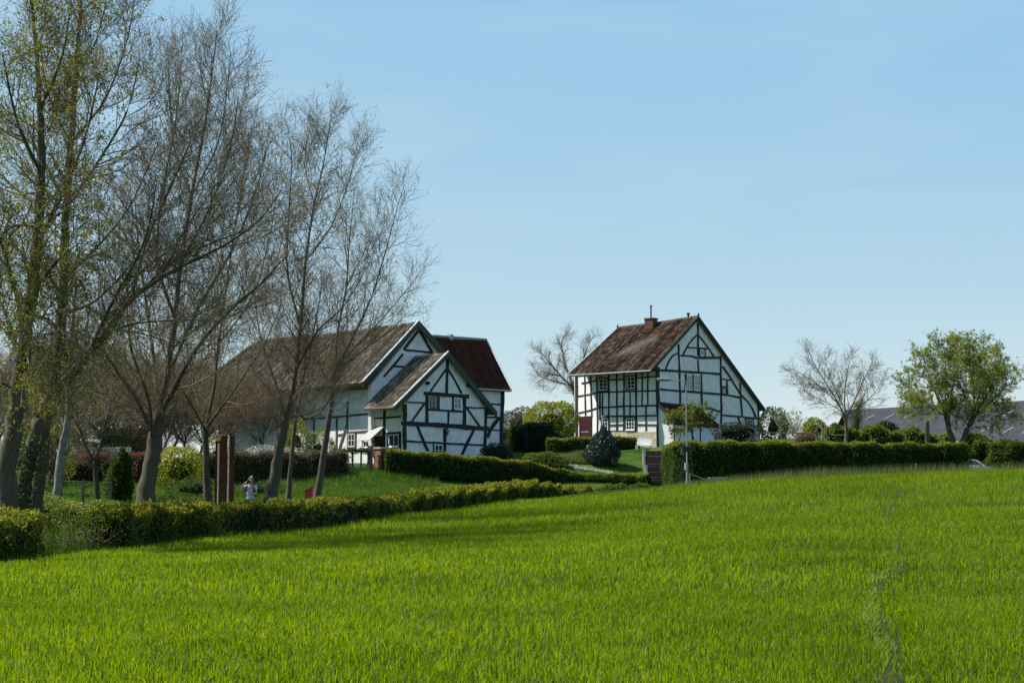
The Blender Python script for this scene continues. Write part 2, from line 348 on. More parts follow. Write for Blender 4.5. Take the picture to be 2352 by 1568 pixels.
def pantile_roof(name, m, parent, rf, ef, eb, rb, tile=.24, course=.33, amp=.040, thick=.09):
    """tiled slope between ridge-front, eave-front, eave-back and ridge-back"""
    rf, ef, eb, rb = [np.array(a, float) for a in (rf, ef, eb, rb)]
    lu = max(np.linalg.norm(rb - rf), np.linalg.norm(eb - ef)); lv = np.linalg.norm(ef - rf)
    nu = max(2, int(lu / tile)) * 5; nc = max(2, int(lv / course))
    n = np.cross(eb - ef, rf - ef); n /= np.linalg.norm(n); n = n if n[2] > 0 else -n
    us = np.linspace(0, 1, nu + 1); vs = []; hs = []
    for c in range(nc): vs += [c / nc + 1e-4, (c + 1) / nc - 1e-4]; hs += [0.0, .035]
    vs = np.array(vs); hs = np.array(hs)
    U, Vv = np.meshgrid(us, vs)
    pos = (rf * (1 - Vv)[..., None] + ef * Vv[..., None]) * (1 - U)[..., None] + (rb * (1 - Vv)[..., None] + eb * Vv[..., None]) * U[..., None]
    ph = U * nu / 5 * 2 * math.pi
    pos[..., 2] -= min(.0072 * lu, .07) * np.sin(math.pi * U) ** 2
    wob = .007 * np.sin(U * lu * .9 + 1.3) * np.sin(Vv * 2.6 + .5) + .012 * rng.normal(0, .6, U.shape)
    pos = pos + n * (amp * np.sin(ph) + hs[:, None] + wob)[..., None]
    W = nu + 1; H = len(vs); i0 = (np.arange(H - 1)[:, None] * W + np.arange(nu)[None]).ravel()
    Qd = np.stack([i0, i0 + 1, i0 + W + 1, i0 + W], -1); Vt = pos.reshape(-1, 3)
    k = len(Vt); slab = np.array([rf, ef, eb, rb]); up = slab - n * .13; dw = slab - n * (.13 + thick * .6)
    Vt = np.concatenate([Vt, up, dw])
    S = np.array([(k, k + 1, k + 2, k + 3), (k + 7, k + 6, k + 5, k + 4), (k, k + 4, k + 5, k + 1), (k + 1, k + 5, k + 6, k + 2), (k + 2, k + 6, k + 7, k + 3), (k + 3, k + 7, k + 4, k)])
    Fq = np.concatenate([Qd, S]); me = mesh_np(name, Vt, None, Fq)
    uvv = np.zeros((len(Vt), 2)); uvv[:k, 0] = (U * nu / 5).ravel(); uvv[:k, 1] = (Vv * nc).ravel() ; uvv[k:] = .5
    # tile id per face: use the face's centre so a whole course shares it
    fu = uvv[Fq].mean(1); lu_ = np.repeat(fu, 4, axis=0)
    uvl = me.uv_layers.new(name='UVMap'); li = np.empty(len(me.loops), dtype=np.int32)
    uvl.data.foreach_set('uv', lu_.astype(np.float32).ravel())
    return link(name, me, m, parent)
def board(mb, a, b, drop, n3, t0, t1, lift=0.0):
    """board along a roof edge a-b, hanging `drop` below, between offsets t0 and t1 along n3"""
    a = np.array(a) + [0, 0, lift]; b = np.array(b) + [0, 0, lift]; dz = np.array([0, 0, -drop])
    mb.hexa([a + dz + n3 * t0, b + dz + n3 * t0, b + dz + n3 * t1, a + dz + n3 * t1, a + n3 * t0, b + n3 * t0, b + n3 * t1, a + n3 * t1])

# ================================================================= right-hand house
c = P(1510.9, 1029, 130.0)
GR = Wall(c[:2], 54.0)                       # gable, running right and away
WA = Wall(c[:2], 141.0)                      # long wall, running left and away
bend = WA.hit(*z2(690, 800)); WBw = Wall(bend[:2], 124.0)
house = thing('timber_house', (c[0], c[1], gz(c[0], c[1])))
tag(house, 'black and white half-timbered house with brick chimney and bent front wall', 'house', 'half-timbered houses')
GRo = GR.shifted(.32)
mb = MB(); poly_prism(mb, GR, [z2(*p) for p in ((1160, 1262), (1152, 575), (1475, 212), (1955, 885), (1957, 1210))], -.3, 0)
mb.build('gable_wall', M_plaster, house)
mb = MB(); poly_prism(mb, WA, [z2(*p) for p in ((1150, 1255), (1148, 596), (690, 618), (690, 1180))], -.3, 0); mb.build('front_wall', M_plaster, house)
mb = MB(); poly_prism(mb, WBw, [z2(*p) for p in ((690, 1180), (690, 612), (506, 634), (510, 1175))], -.3, 0); mb.build('bent_wall', M_plaster, house)
E1 = GRo.hit(*z2(1100, 607)); R1 = GRo.hit(*z2(1477, 183)); E3 = GRo.hit(*z2(2003, 915))
E2 = Wall(E1[:2], 141.0).hit(*z2(440, 645)); R2 = Wall(R1[:2], 141.0).hit(*z2(836, 275))
E4 = E3 + (R2 - R1)
pantile_roof('roof', M_tile1, house, R1, E1, E2, R2)
pantile_roof('roof', M_tile1, house, R1, E3, E4, R2)
# closing walls behind
mb = MB()
lb = WBw.hit(*z2(510, 1000)); rbk = E3 - GR.N3() * .6
far = (R2 - R1); farxy = np.array([far[0], far[1], 0]) * .93
gp = [GR.hit(*z2(*p)) for p in ((1475, 212), (1955, 885), (1957, 1210), (1300, 1230), (1300, 500))]
mb.prism([q + farxy for q in gp], [q + farxy + GR.N3() * .3 for q in gp])
a, b = gp[1], gp[2]
mb.hexa([b, b + farxy, b + farxy + np.append(GR.d, 0) * -.25, b + np.append(GR.d, 0) * -.25, a, a + farxy, a + farxy + np.append(GR.d, 0) * -.25, a + np.append(GR.d, 0) * -.25])
mb.build('rear_wall', M_plaster, house)
mb = MB(); board(mb, R1, E3, .34, GR.N3(), -.03, .035, .10); board(mb, R1, E1, .26, GR.N3(), -.03, .036, .08)
mb.build('barge_board', M_timber, house)
mb = MB(); board(mb, E1, E2, .09, WA.N3(), .0, .10, .03); mb.build('gutter', M_zinc, house)
mb = MB(); q0 = E2 + (E1 - E2) * 0; mb.tube([R2 + [0, 0, .06], E2 + [0, 0, .05]], .05, 6); mb.build('verge_trim', M_zinc, house)
mb = MB()
nr = 26
for i in range(nr):
    a = R1 + (R2 - R1) * (i / nr); b = R1 + (R2 - R1) * ((i + .96) / nr); s = .02 * (i % 2)
    sg = -min(.0072 * np.linalg.norm(R2 - R1), .07) * math.sin(math.pi * (i + .5) / nr) ** 2; mb.tube([a + [0, 0, .04 + sg], b + [0, 0, .02 + sg]], [.14, .12], 7)
mb.build('ridge_tiles', M_tile1, house)
mb = MB()
T = lambda pts, w, o=.045: timber(mb, GR, z2, pts, w, o)
T([(1153, 580), (1155, 900), (1158, 1232)], 24, .06)
T([(1470, 235), (1472, 490)], 13); T([(1470, 525), (1478, 622)], 11)
T([(1470, 320), (1435, 355), (1400, 395), (1375, 440), (1350, 490)], 11); T([(1475, 330), (1520, 385), (1560, 440), (1597, 497)], 11)
T([(1390, 425), (1470, 430), (1555, 436)], 11); T([(1330, 490), (1400, 492), (1455, 504)], 13); T([(1450, 508), (1530, 508), (1650, 506)], 18)
T([(1318, 400), (1325, 620), (1330, 870)], 12); T([(1650, 490), (1655, 760), (1655, 1040)], 13)
T([(1310, 470), (1270, 492), (1238, 540), (1215, 602)], 11); T([(1170, 606), (1330, 615), (1480, 624), (1655, 637)], 17)
T([(1170, 757), (1330, 771), (1500, 784), (1660, 796), (1805, 823)], 15)
T([(1374, 635), (1372, 775)], 14); T([(1496, 640), (1500, 790), (1503, 900)], 14); T([(1431, 640), (1431, 772)], 9)
T([(1510, 905), (1580, 912), (1650, 936)], 15); T([(1586, 925), (1570, 968)], 11); T([(1660, 960), (1800, 972), (1950, 988)], 13)
T([(1665, 575), (1720, 650), (1770, 735), (1812, 802), (1865, 855), (1903, 912), (1930, 982)], 13)
T([(1806, 705), (1812, 850), (1822, 972)], 12); T([(1660, 675), (1742, 686)], 10); T([(1700, 688), (1704, 802)], 11); T([(1655, 735), (1700, 738)], 10)
T([(1787, 975), (1832, 1092)], 13); T([(1908, 990), (1912, 1105)], 11); T([(1915, 1045), (1955, 1048)], 9); T([(1950, 885), (1955, 1150)], 13); T([(1840, 992), (1910, 996)], 9)
T([(1483, 436), (1527, 438)], 8); T([(1526, 438), (1527, 500)], 9); T([(1482, 438), (1482, 500)], 9)
mb.build('timber_frame', M_timber, house)
mb = MB()
T = lambda pts, w, o=.045: timber(mb, WA, z2, pts, w, o)
T([(692, 632), (1140, 608)], 12)
for x, ya, yb, w in ((1078, 618, 886, 10), (1032, 618, 886, 10), (985, 620, 1092, 13), (935, 780, 970, 9), (888, 630, 1092, 11), (832, 632, 1088, 11), (768, 640, 1088, 11), (720, 790, 968, 9), (1063, 886, 1086, 10), (697, 640, 1000, 11)):
    T([(x, ya), (x + rng.normal(0, 2), (ya + yb) / 2), (x - 1, yb)], w)
T([(770, 683), (830, 682), (886, 679)], 11); T([(990, 668), (1080, 660), (1140, 655)], 10)
T([(690, 783), (840, 777), (985, 772), (1148, 768)], 11); T([(690, 900), (830, 894), (985, 890), (1148, 884)], 12)
T([(740, 969), (885, 968), (985, 968), (1148, 964)], 11); T([(770, 1041), (885, 1036)], 10); T([(990, 1036), (1148, 1038)], 10); T([(770, 1088), (885, 1088)], 9)
mb.build('timber_frame', M_timber, house)
mb = MB()
T = lambda pts, w, o=.045: timber(mb, WBw, z2, pts, w, o)
T([(514, 650), (515, 900), (517, 1160)], 14, .06); T([(576, 645), (580, 800), (584, 968)], 9); T([(622, 640), (628, 800), (634, 975)], 10); T([(673, 640), (676, 800), (679, 1150)], 11)
T([(520, 652), (690, 636)], 10); T([(552, 710), (610, 700), (670, 690)], 11); T([(520, 812), (600, 800), (690, 780)], 11); T([(520, 946), (600, 928), (685, 903)], 11)
mb.build('timber_frame', M_timber, house)
mb = MB(); poly_prism(mb, WA, [z2(*p) for p in ((1149, 1262), (1149, 1092), (745, 1098), (745, 1200))], -.02, .05); mb.build('stone_plinth', M_stone, house)
for a in ((695, 675, 757, 765), (912, 660, 975, 752)): window(house, WA, z2, *a, 2, 3, M_white, M_timber, M_glass)
window(house, WA, z2, 905, 985, 972, 1078, 3, 3, M_white, M_timber, M_glass, True)
window(house, WA, z2, 715, 985, 762, 1078, 2, 3, M_white, M_timber, M_glass, True)
window(house, GR, z2, 1381, 645, 1424, 765, 2, 3, M_white, None, M_curtain); window(house, GR, z2, 1438, 645, 1488, 768, 2, 3, M_white, None, M_curtain)
window(house, GR, z2, 1489, 446, 1520, 490, 1, 1, M_white, None, M_curtain); window(house, GR, z2, 1663, 745, 1695, 797, 1, 1, M_timber, None, M_curtain)
window(house, GR, z2, 1852, 998, 1902, 1062, 1, 1, M_white, M_timber, M_glass)
# door in the bent wall
mb = MB(); s0, _ = WBw.sz(*z2(628, 1060)); s1, _ = WBw.sz(*z2(542, 1060)); zt = WBw.sz(*z2(585, 980))[1]; zb = WBw.sz(*z2(585, 1165))[1]
s0, s1 = sorted((s0, s1)); sbox(mb, WBw, s0, s1, zb, zt, 0, .05)
for k in (.12, .55): sbox(mb, WBw, s0 + .12, s1 - .12, zb + (zt - zb) * k, zb + (zt - zb) * (k + .33), .04, .066)
door = mb.build('door', M_reddoor, house)
mb = MB(); sbox(mb, WBw, s0 + .3, s1 - .2, zb + .78, zb + .86, .05, .08); mb.build('letter_plate', M_steel, door)
mb = MB(); e = .11; sbox(mb, WBw, s0 - e, s0 - .004, zb, zt + e, 0, .08); sbox(mb, WBw, s1 + .004, s1 + e, zb, zt + e, 0, .08); sbox(mb, WBw, s0 - .004, s1 + .004, zt + .004, zt + e, 0, .079); mb.build('door_frame', M_timber, house)
mb = MB(); p = WBw.hit(*z2(505, 652)); q = WBw.hit(*z2(507, 1165)); mb.tube([p + WBw.N3() * .09, q + WBw.N3() * .09], .055, 8); mb.build('downpipe', M_white, house)
mb = MB(); p = GR.hit(*z2(1972, 950)); q = GR.hit(*z2(1974, 1120)); mb.tube([p + GR.N3() * .1, q + GR.N3() * .1], .05, 8); mb.build('downpipe', M_zinc, house)
# chimney and pipes on the ridge
RW = Wall(R1[:2], 141.0); cc = RW.hit(*z2(1125, 262)) + RW.N3() * .5; ct = RW.hit(*z2(1125, 206))[2] - .02
rzA = R(141)
mb = MB(); mb.box((cc[0], cc[1], ct - 1.0), (.46, .40, 1.0), rzA); mb.box((cc[0], cc[1], ct + .05), (.52, .46, .06), rzA); ch = mb.build('chimney', mat('sooty_brick', (.075, .040, .030), (.13, .075, .055), 7, .9, .6, 18, .1), house)
mb = MB(); mb.box((cc[0], cc[1], ct - 1.46 ), (.60, .52, .10), rzA); mb.build('flashing', M_zinc, ch)
pt = RW.hit(*z2(1127, 105))[2]
mb = MB(); mb.tube([(cc[0], cc[1], ct), (cc[0], cc[1], pt)], .08, 10); mb.tube([(cc[0], cc[1], pt), (cc[0], cc[1], pt + .13)], [.15, .10], 10); mb.build('flue', mat('dull_lead', (.07, .08, .085), (.11, .12, .125), 5, .6), ch)
pc = RW.hit(*z2(1397, 235)); pz = RW.hit(*z2(1397, 176))[2] + .22
mb = MB(); mb.tube([(pc[0], pc[1], pc[2] - .2), (pc[0], pc[1], pz - .12)], .09, 10); mb.tube([(pc[0], pc[1], pz - .12), (pc[0], pc[1], pz + .05)], [.16, .16], 10); mb.build('vent_pipe', M_black, house)
for rp_ in (R1, R2):
    mb = MB(); mb.tube([rp_ + [0, 0, .05], rp_ + [0, 0, .22], rp_ + [.06, 0, .42]], [.11, .08, .01], 7); mb.build('finial', M_timber, house)
# lean-to annexe on the gable
an = thing('lean_to', (*GR.at(1.2, 0, .9)[:2], gz(*GR.at(1.2, 0, .9)[:2]))); tag(an, 'small white brick lean-to with red tiled roof against the chimneyed house', 'lean-to')
AW = Wall(GR.at(.05, 0, 0)[:2], -36.0)      # continues the long wall past the corner
aF = GR.shifted(1.75)
zbase = gz(*GR.at(1, 0, 1)[:2]) - .6
def gs(x, y): return GR.sz(*z2(x, y))
sL = .06; sR = aF.sz(*z2(1612, 1080))[0]; zT = gs(1290, 866)[1]; zE = aF.sz(*z2(1500, 1030))[1]
mb = MB(); mb.prism([GR.at(sL, zbase, .002), GR.at(sL, zbase, 1.75), GR.at(sL, zE, 1.75), GR.at(sL, zT - .06, .002)], [GR.at(sL + .2, zbase, .002), GR.at(sL + .2, zbase, 1.75), GR.at(sL + .2, zE, 1.75), GR.at(sL + .2, zT - .06, .002)])
mb.build('side_wall', M_limebrick, an)
mb = MB(); sbox(mb, GR, sL + .2, sR, zbase, zE - .04, 1.55, 1.748); sbox(mb, GR, sR - .2, sR, zbase, zE - .1, .002, 1.55); mb.build('front_wall', M_limebrick, an)
for x in (1286, 1490, 1612):
    s = aF.sz(*z2(x, 1090))[0]; mb = MB(); sbox(mb, GR, s - .08, s + .08, zbase, zE - .05, 1.70, 1.79); mb.build('timber_post', M_timber, an)
pantile_roof('roof', M_tile3, an, GR.at(sL - .15, zT, .01), GR.at(sL - .15, zE - .12, 2.05), GR.at(sR + .45, zE - .12, 2.05), GR.at(gs(1440, 872)[0], zT, .01))

# ================================================================= left-hand farmhouse
c = P(929.8, 1040, 105.0)
G1 = Wall(c[:2], 50.0); WL = Wall(c[:2], 134.0)
G2 = Wall(WL.at(3.38, 0)[:2], 50.0); RWg = G2.shifted(-1.0)
farm = thing('farmhouse', (c[0], c[1], gz(c[0], c[1])))
tag(farm, 'long half-timbered farmhouse with two gables and a red roofed rear wing', 'house', 'half-timbered houses')
mb = MB(); poly_prism(mb, G1, [z1(*p) for p in ((828, 1330), (826, 822), (1195, 425), (1522, 860), (1512, 1345))], -.3, 0); mb.build('gable_wall', M_plaster, farm)
dW = np.append(WL.d, 0)
G1o = G1.shifted(.34); apex = G1o.hit(*z1(1202, 385)); eL = G1o.hit(*z1(738, 850)); eR = G1o.hit(*z1(1615, 898))
pantile_roof('roof', M_tile2, farm, apex, eL, eL + dW * 3.66, apex + dW * 3.66); pantile_roof('roof', M_tile2, farm, apex, eR, eR + dW * 3.66, apex + dW * 3.66)
mb = MB(); board(mb, apex, eL, .40, G1.N3(), -.04, .03, .06); board(mb, apex, eR, .52, G1.N3(), -.04, .031, .10); mb.build('barge_board', M_green, farm)
mb = MB(); mb.tube([apex + [0, 0, .10] , eL + [0, 0, .10]], .055, 6); mb.build('verge_trim', M_white, farm)  # cap on the left rake only, white paint standing for the sun on it
mb = MB(); mb.tube([eL + [0, 0, -.02], eL + dW * 3.6 + [0, 0, -.02]], .05, 6); mb.build('gutter', M_wood, farm)
# long left wall: front section and main barn section
mb = MB(); poly_prism(mb, WL, [z1(*p) for p in ((830, 1340), (828, 838), (552, 842), (548, 1340))], -.3, 0); mb.build('side_wall', M_plaster, farm)
mb = MB(); zl = G2.hit(*z1(525, 690))[2]; sbox(mb, WL, 3.38, 24.0, gz(*WL.at(10, 0)[:2]) - .8, zl, -.3, -.002); mb.build('long_wall', M_plaster, farm)
mb = MB(); poly_prism(mb, G2, [z1(*p) for p in ((545, 1260), (540, 665), (950, 160), (1440, 700), (1430, 1260))], -.3, 0); mb.build('gable_wall', M_plaster, farm)
G2o = G2.shifted(.34); ap2 = G2o.hit(*z1(950, 122)); el2 = G2o.hit(*z1(473, 642)); er2 = G2o.hit(*z1(1450, 690))
Lr = 21.0
hipx = 3.6
pantile_roof('roof', M_tile2, farm, ap2, el2, el2 + dW * (Lr + hipx), ap2 + dW * Lr); pantile_roof('roof', M_tile2, farm, ap2, er2, er2 + dW * (Lr + hipx), ap2 + dW * Lr)
pantile_roof('hip_roof', M_tile2, farm, ap2 + dW * Lr, el2 + dW * (Lr + hipx), er2 + dW * (Lr + hipx), ap2 + dW * (Lr + .02))
mb = MB(); board(mb, ap2, el2, .42, G2.N3(), -.04, .03, .05); board(mb, ap2, er2, .50, G2.N3(), -.04, .031, .08); mb.build('barge_board', M_green, farm)
mb = MB(); mb.tube([ap2 + [0, 0, .10], el2 + [0, 0, .10]], .05, 6); mb.build('verge_trim', M_white, farm)  # left cap again, with the sunlight put into its white colour
# right wing with red roof
rwo = RWg.shifted(.45); we1 = rwo.hit(*z1(1440, 690)); we2 = rwo.hit(*z1(1738, 708)); rr = RWg.shifted(-3.0); wr1 = rr.hit(*z1(1062, 247)); wr2 = rr.hit(*z1(1524, 280))
dG = np.append(G1.d, 0); we0 = we1 - dG * 3.0
pantile_roof('roof', M_tile3, farm, wr1, we0, we2, wr2)
bk = dW * 6.9; pantile_roof('roof', M_tile3, farm, wr1, we0 + bk, we2 + bk, wr2)
mb = MB(); q = [RWg.hit(*z1(*p)) for p in ((1300, 1260), (1300, 690), (1668, 706), (1655, 1235))]; mb.prism(q, [a - RWg.N3() * .3 for a in q]); mb.build('wing_wall', M_plaster, farm)
mb = MB(); e0 = RWg.hit(*z1(1666, 706)); e1 = np.array([e0[0], e0[1], gz(e0[0], e0[1]) - .6]); g3 = wr2 - dG * .35 - [0, 0, .2]
mb.prism([e1, e0, g3, e0 + bk * .86, e1 + bk * .86], [a - dG * .28 for a in (e1, e0, g3, e0 + bk * .86, e1 + bk * .86)]); mb.build('wing_gable', M_plaster, farm)
mb = MB(); mb.tube([wr1 + [0, 0, .05], wr2 + [0, 0, .05]], .11, 6); mb.build('ridge_tiles', M_slate, farm)
mb = MB(); mb.tube([wr2 + [0, 0, .07], we2 + [0, 0, .07]], .06, 6); mb.build('verge_trim', M_zinc, farm)
mb = MB(); mb.tube([we1 - dG * 1 + [0, 0, -.03], we2 + [0, 0, -.03]], .06, 6); mb.build('gutter', M_zinc, farm)
q = rr.hit(*z1(1215, 252)); mb = MB(); mb.box((q[0], q[1], q[2] - .02), (.2, .2, .22), R(50)); mb.build('chimney', M_concrete, farm)
# timber frame of the near gable
mb = MB(); T = lambda pts, w, o=.045: timber(mb, G1, z1, pts, w, o)
T([(1190, 445), (1187, 600), (1183, 730)], 21); T([(1180, 525), (1110, 625), (1045, 715)], 14); T([(1200, 530), (1258, 628), (1310, 730)], 14)
T([(990, 730), (1180, 744), (1372, 758)], 31, .07); T([(1018, 750), (1015, 985)], 25); T([(1335, 770), (1333, 1010)], 25); T([(1117, 755), (1116, 868)], 13); T([(1238, 762), (1237, 874)], 13)
T([(1020, 868), (1180, 877), (1330, 886)], 17); T([(1200, 885), (1198, 998)], 15); T([(845, 806), (930, 809), (1010, 813)], 12); T([(1000, 812), (942, 893), (885, 975)], 14)
T([(1345, 848), (1515, 856)], 12); T([(1352, 850), (1408, 930), (1465, 1012)], 14); T([(800, 986), (960, 993), (1100, 999), (1200, 1006), (1350, 1019), (1542, 1031)], 37, .075)
T([(828, 822), (826, 1000), (826, 1240)], 28, .065); T([(1518, 865), (1515, 1000), (1503, 1300)], 20, .06); T([(935, 1012), (980, 1120), (1040, 1262)], 21); T([(1415, 1042), (1360, 1150), (1295, 1290)], 21)
T([(840, 1135), (1000, 1146), (1165, 1156), (1500, 1170)], 15); T([(1170, 1028), (1168, 1150), (1163, 1275)], 27); T([(1072, 1160), (1071, 1268)], 8)
mb.build('timber_frame', M_timber, farm)
mb = MB(); T = lambda pts, w, o=.045: timber(mb, G2, z1, pts, w, o)
T([(945, 195), (885, 275), (820, 358)], 20); T([(955, 198), (1008, 292), (1062, 388)], 20); T([(828, 362), (940, 372), (1062, 386)], 17); T([(815, 395), (745, 480), (650, 590)], 17); T([(715, 500), (820, 505)], 14)
mb.build('timber_frame', M_timber, farm)
mb = MB(); T = lambda pts, w, o=.045: timber(mb, WL, z1, pts, w, o)
T([(660, 860), (657, 1000), (655, 1200)], 20); T([(545, 850), (541, 1000), (540, 1200)], 18); T([(552, 945), (660, 940), (815, 926)], 14); T([(665, 1072), (795, 1062)], 14)
T([(688, 1070), (688, 1200)], 9); T([(800, 1060), (800, 1240)], 9)
mb.build('timber_frame', M_timber, farm)
WL2 = WL.shifted(-.002); mb = MB(); T = lambda pts, w, o=.045: timber(mb, WL2, z1, pts, w, o)
T([(150, 936), (345, 922), (540, 905)], 15); T([(254, 930), (252, 1060), (250, 1240)], 12); T([(346, 800), (343, 940), (341, 1075)], 13); T([(340, 1000), (310, 1090), (278, 1195)], 14)
T([(255, 1085), (322, 1077)], 12); T([(345, 1063), (520, 1050)], 14); T([(60, 945), (58, 1240)], 12); T([(-60, 950), (150, 938)], 14)
mb.build('timber_frame', M_oldtimber, farm)
window(farm, G1, z1, 1042, 762, 1108, 858, 2, 2, M_oldtimber, None, M_curtain); window(farm, G1, z1, 1245, 772, 1306, 864, 2, 2, M_white, None, M_curtain)
window(farm, G1, z1, 1080, 1168, 1150, 1262, 2, 2, M_white, None, M_glass)
window(farm, WL, z1, 697, 1080, 782, 1182, 2, 1, M_white, M_timber, M_glass, True); window(farm, WL2, z1, 350, 1076, 408, 1185, 2, 2, M_white, M_oldtimber, M_glass); window(farm, WL2, z1, 478, 1134, 528, 1190, 2, 1, M_white, M_oldtimber, M_glass, True)
s1_, _ = WL.sz(*z1(572, 1150)); s0_, zt = WL.sz(*z1(645, 1095)); zb = gz(*WL.at(1.5, 0)[:2])
mb = MB(); sbox(mb, WL, s0_, s1_, zb, zt, 0, .05); sbox(mb, WL, s0_ + .15, s1_ - .15, zb + 1.1, zt - .2, .04, .07); mb.build('door', M_reddoor, farm)
# hood over the door
zt = WL.sz(*z1(600, 1012))[1]
mb = MB(); n3 = WL.N3(); h = [WL.at(s0_ - .12, zt, .0), WL.at(s1_ + .12, zt, .0), WL.at(s1_ + .12, zt - 1.0, 1.35), WL.at(s0_ - .12, zt - 1.0, 1.35)]
mb.hexa([q - [0, 0, .07] for q in h] + h); hd = mb.build('door_hood', mat('weathered_boards', (.26, .255, .24), (.40, .39, .37), 14, .8, .6, 30), farm)
mb = MB()
for s in (s0_ - .08, s1_ + .08): mb.tube([WL.at(s, zt - 1.7, .03), WL.at(s, zt - 1.02, 1.1)], .05, 6)
mb.build('bracket', M_timber, hd)
for p in ((1015, 645), (1360, 664)):
    q = G1.hit(*z1(*p)); mb = MB(); mb.tube([q - G1.N3() * .1, q + G1.N3() * .25], .13, 10); mb.build('purlin_end', M_timber, farm)
mb = MB(); T = lambda pts, w, o=.045: timber(mb, RWg, z1, pts, w, o)
T([(1660, 705), (1655, 900), (1645, 1220)], 26, .06); T([(1480, 815), (1550, 820), (1645, 826)], 13); T([(1480, 930), (1635, 938)], 15); T([(1632, 940), (1590, 990), (1555, 1045), (1530, 1105)], 28); T([(1500, 1040), (1640, 1044)], 11); T([(1440, 700), (1655, 712)], 12)
mb.build('timber_frame', M_timber, farm)
# little wall crucifix
cr = thing('crucifix', G1.hit(*z1(1186, 1085))); tag(cr, 'small pale crucifix figure fixed to the timber post of the near gable', 'crucifix')
z0 = G1.sz(*z1(1186, 1085)); zT = G1.sz(*z1(1186, 1022))[1]; s = z0[0]; zz = zT - .22
mb = MB(); sbox(mb, G1, s - .035, s + .035, z0[1] - .05, zT + .08, .088, .125); sbox(mb, G1, s - .32, s + .32, zz - .03, zz + .03, .088, .124); mb.build('cross', M_timber, cr)
mb = MB(); mb.tube([G1.at(s, z0[1] + .0, .15), G1.at(s + .02, z0[1] + .22, .18), G1.at(s, zz - .06, .16)], [.03, .055, .06], 8); mb.tube([G1.at(s, zz + .0, .16), G1.at(s, zz + .10, .17)], [.045, .03], 8)
for k in (-1, 1): mb.tube([G1.at(s + k * .04, zz - .08, .16), G1.at(s + k * .29, zz + .05, .15)], [.03, .02], 6)
mb.build('figure', M_slate, cr)

# ================================================================= vegetation generators
def unit(v): return v / (np.linalg.norm(v, axis=-1, keepdims=True) + 1e-9)
def perp(d):
    a = np.where(np.abs(d[..., 2:3]) < .9, np.array([0, 0, 1.0]), np.array([1.0, 0, 0])); u = unit(np.cross(d, a)); return u, np.cross(d, u)
def tubes(paths, r0, r1, k):
    """paths (N,S,3), end radii r0 r1 (N,) -> verts, quads"""
    N, S, _ = paths.shape
    d = np.empty_like(paths); d[:, 1:-1] = paths[:, 2:] - paths[:, :-2]; d[:, 0] = paths[:, 1] - paths[:, 0]; d[:, -1] = paths[:, -1] - paths[:, -2]
    d = unit(d); u, w = perp(d); f = np.linspace(0, 1, S)[None, :]; r = (r0[:, None] * (1 - f) + r1[:, None] * f)
    t = np.arange(k) * 2 * math.pi / k
    ring = paths[:, :, None] + r[:, :, None, None] * (np.cos(t)[None, None, :, None] * u[:, :, None] + np.sin(t)[None, None, :, None] * w[:, :, None])
    V = ring.reshape(-1, 3)
    b = (np.arange(N)[:, None, None] * S + np.arange(S - 1)[None, :, None]) * k; j = np.arange(k)[None, None]; j2 = (j + 1) % k
    Q = np.stack([b + j, b + j2, b + k + j2, b + k + j], -1).reshape(-1, 4)
    return V, Q
def grow(start, dirs, length, S, up, wig, g):
    """curved paths from start along dirs"""
    N = len(start); pts = np.empty((N, S, 3)); pts[:, 0] = start; d = dirs.copy(); st = (length / (S - 1))[:, None]
    for i in range(1, S):
        d = unit(d + up * np.array([0, 0, 1.0]) + g.normal(0, wig, (N, 3))); pts[:, i] = pts[:, i - 1] + d * st
    return pts
def spawn(paths, r0, r1, n, f0, f1, ang, lmin, lmax, g, taper=.5):
    """n children on every path"""
    N, S, _ = paths.shape; M = N * n
    pi = np.repeat(np.arange(N), n); f = f0 + (f1 - f0) * ((np.tile(np.arange(n), N) + g.random(M)) / n); f = np.clip(f, 0, .999)
    x = f * (S - 1); i = x.astype(int); fr = (x - i)[:, None]
    p = paths[pi, i] * (1 - fr) + paths[pi, i + 1] * fr; t = unit(paths[pi, i + 1] - paths[pi, i]); u, w = perp(t)
    az = g.random(M) * 2 * math.pi; a = R(1) * (ang[0] + (ang[1] - ang[0]) * g.random(M))
    d = t * np.cos(a)[:, None] + (u * np.cos(az)[:, None] + w * np.sin(az)[:, None]) * np.sin(a)[:, None]
    L = (lmin + (lmax - lmin) * g.random(M)) * (1 - taper * f)
    return p, d, L, (r0[pi] * (1 - f) + r1[pi] * f)
def leaf_quads(p, size, g, jit=.35, flat=0.0, asp=.55):
    N = len(p); nrm = unit(g.normal(0, 1, (N, 3)) + np.array([0, 0, flat])); u, w = perp(nrm); az = g.random(N) * 2 * math.pi
    a = u * np.cos(az)[:, None] + w * np.sin(az)[:, None]; b = np.cross(nrm, a); s = size * (1 - jit + 2 * jit * g.random(N))[:, None]
    V = np.stack([p - a * s, p + b * s * asp + nrm * s * .12, p + a * s, p - b * s * asp + nrm * s * .12], 1).reshape(-1, 3)
    return V, (np.arange(N)[:, None] * 4 + np.arange(4)[None])
def catmull(pts, rad, per=5):
    pts = np.array(pts, float); rad = np.array(rad, float); n = len(pts); o, r = [], []
    for i in range(n - 1):
        p0, p1, p2, p3 = pts[max(i - 1, 0)], pts[i], pts[i + 1], pts[min(i + 2, n - 1)]
        for k in range(per):
            t = k / per; o.append(.5 * ((2 * p1) + (-p0 + p2) * t + (2 * p0 - 5 * p1 + 4 * p2 - p3) * t * t + (-p0 + 3 * p1 - 3 * p2 + p3) * t ** 3)); r.append(rad[i] * (1 - t) + rad[i + 1] * t)
    o.append(pts[-1]); r.append(rad[-1]); return np.array(o), np.array(r)
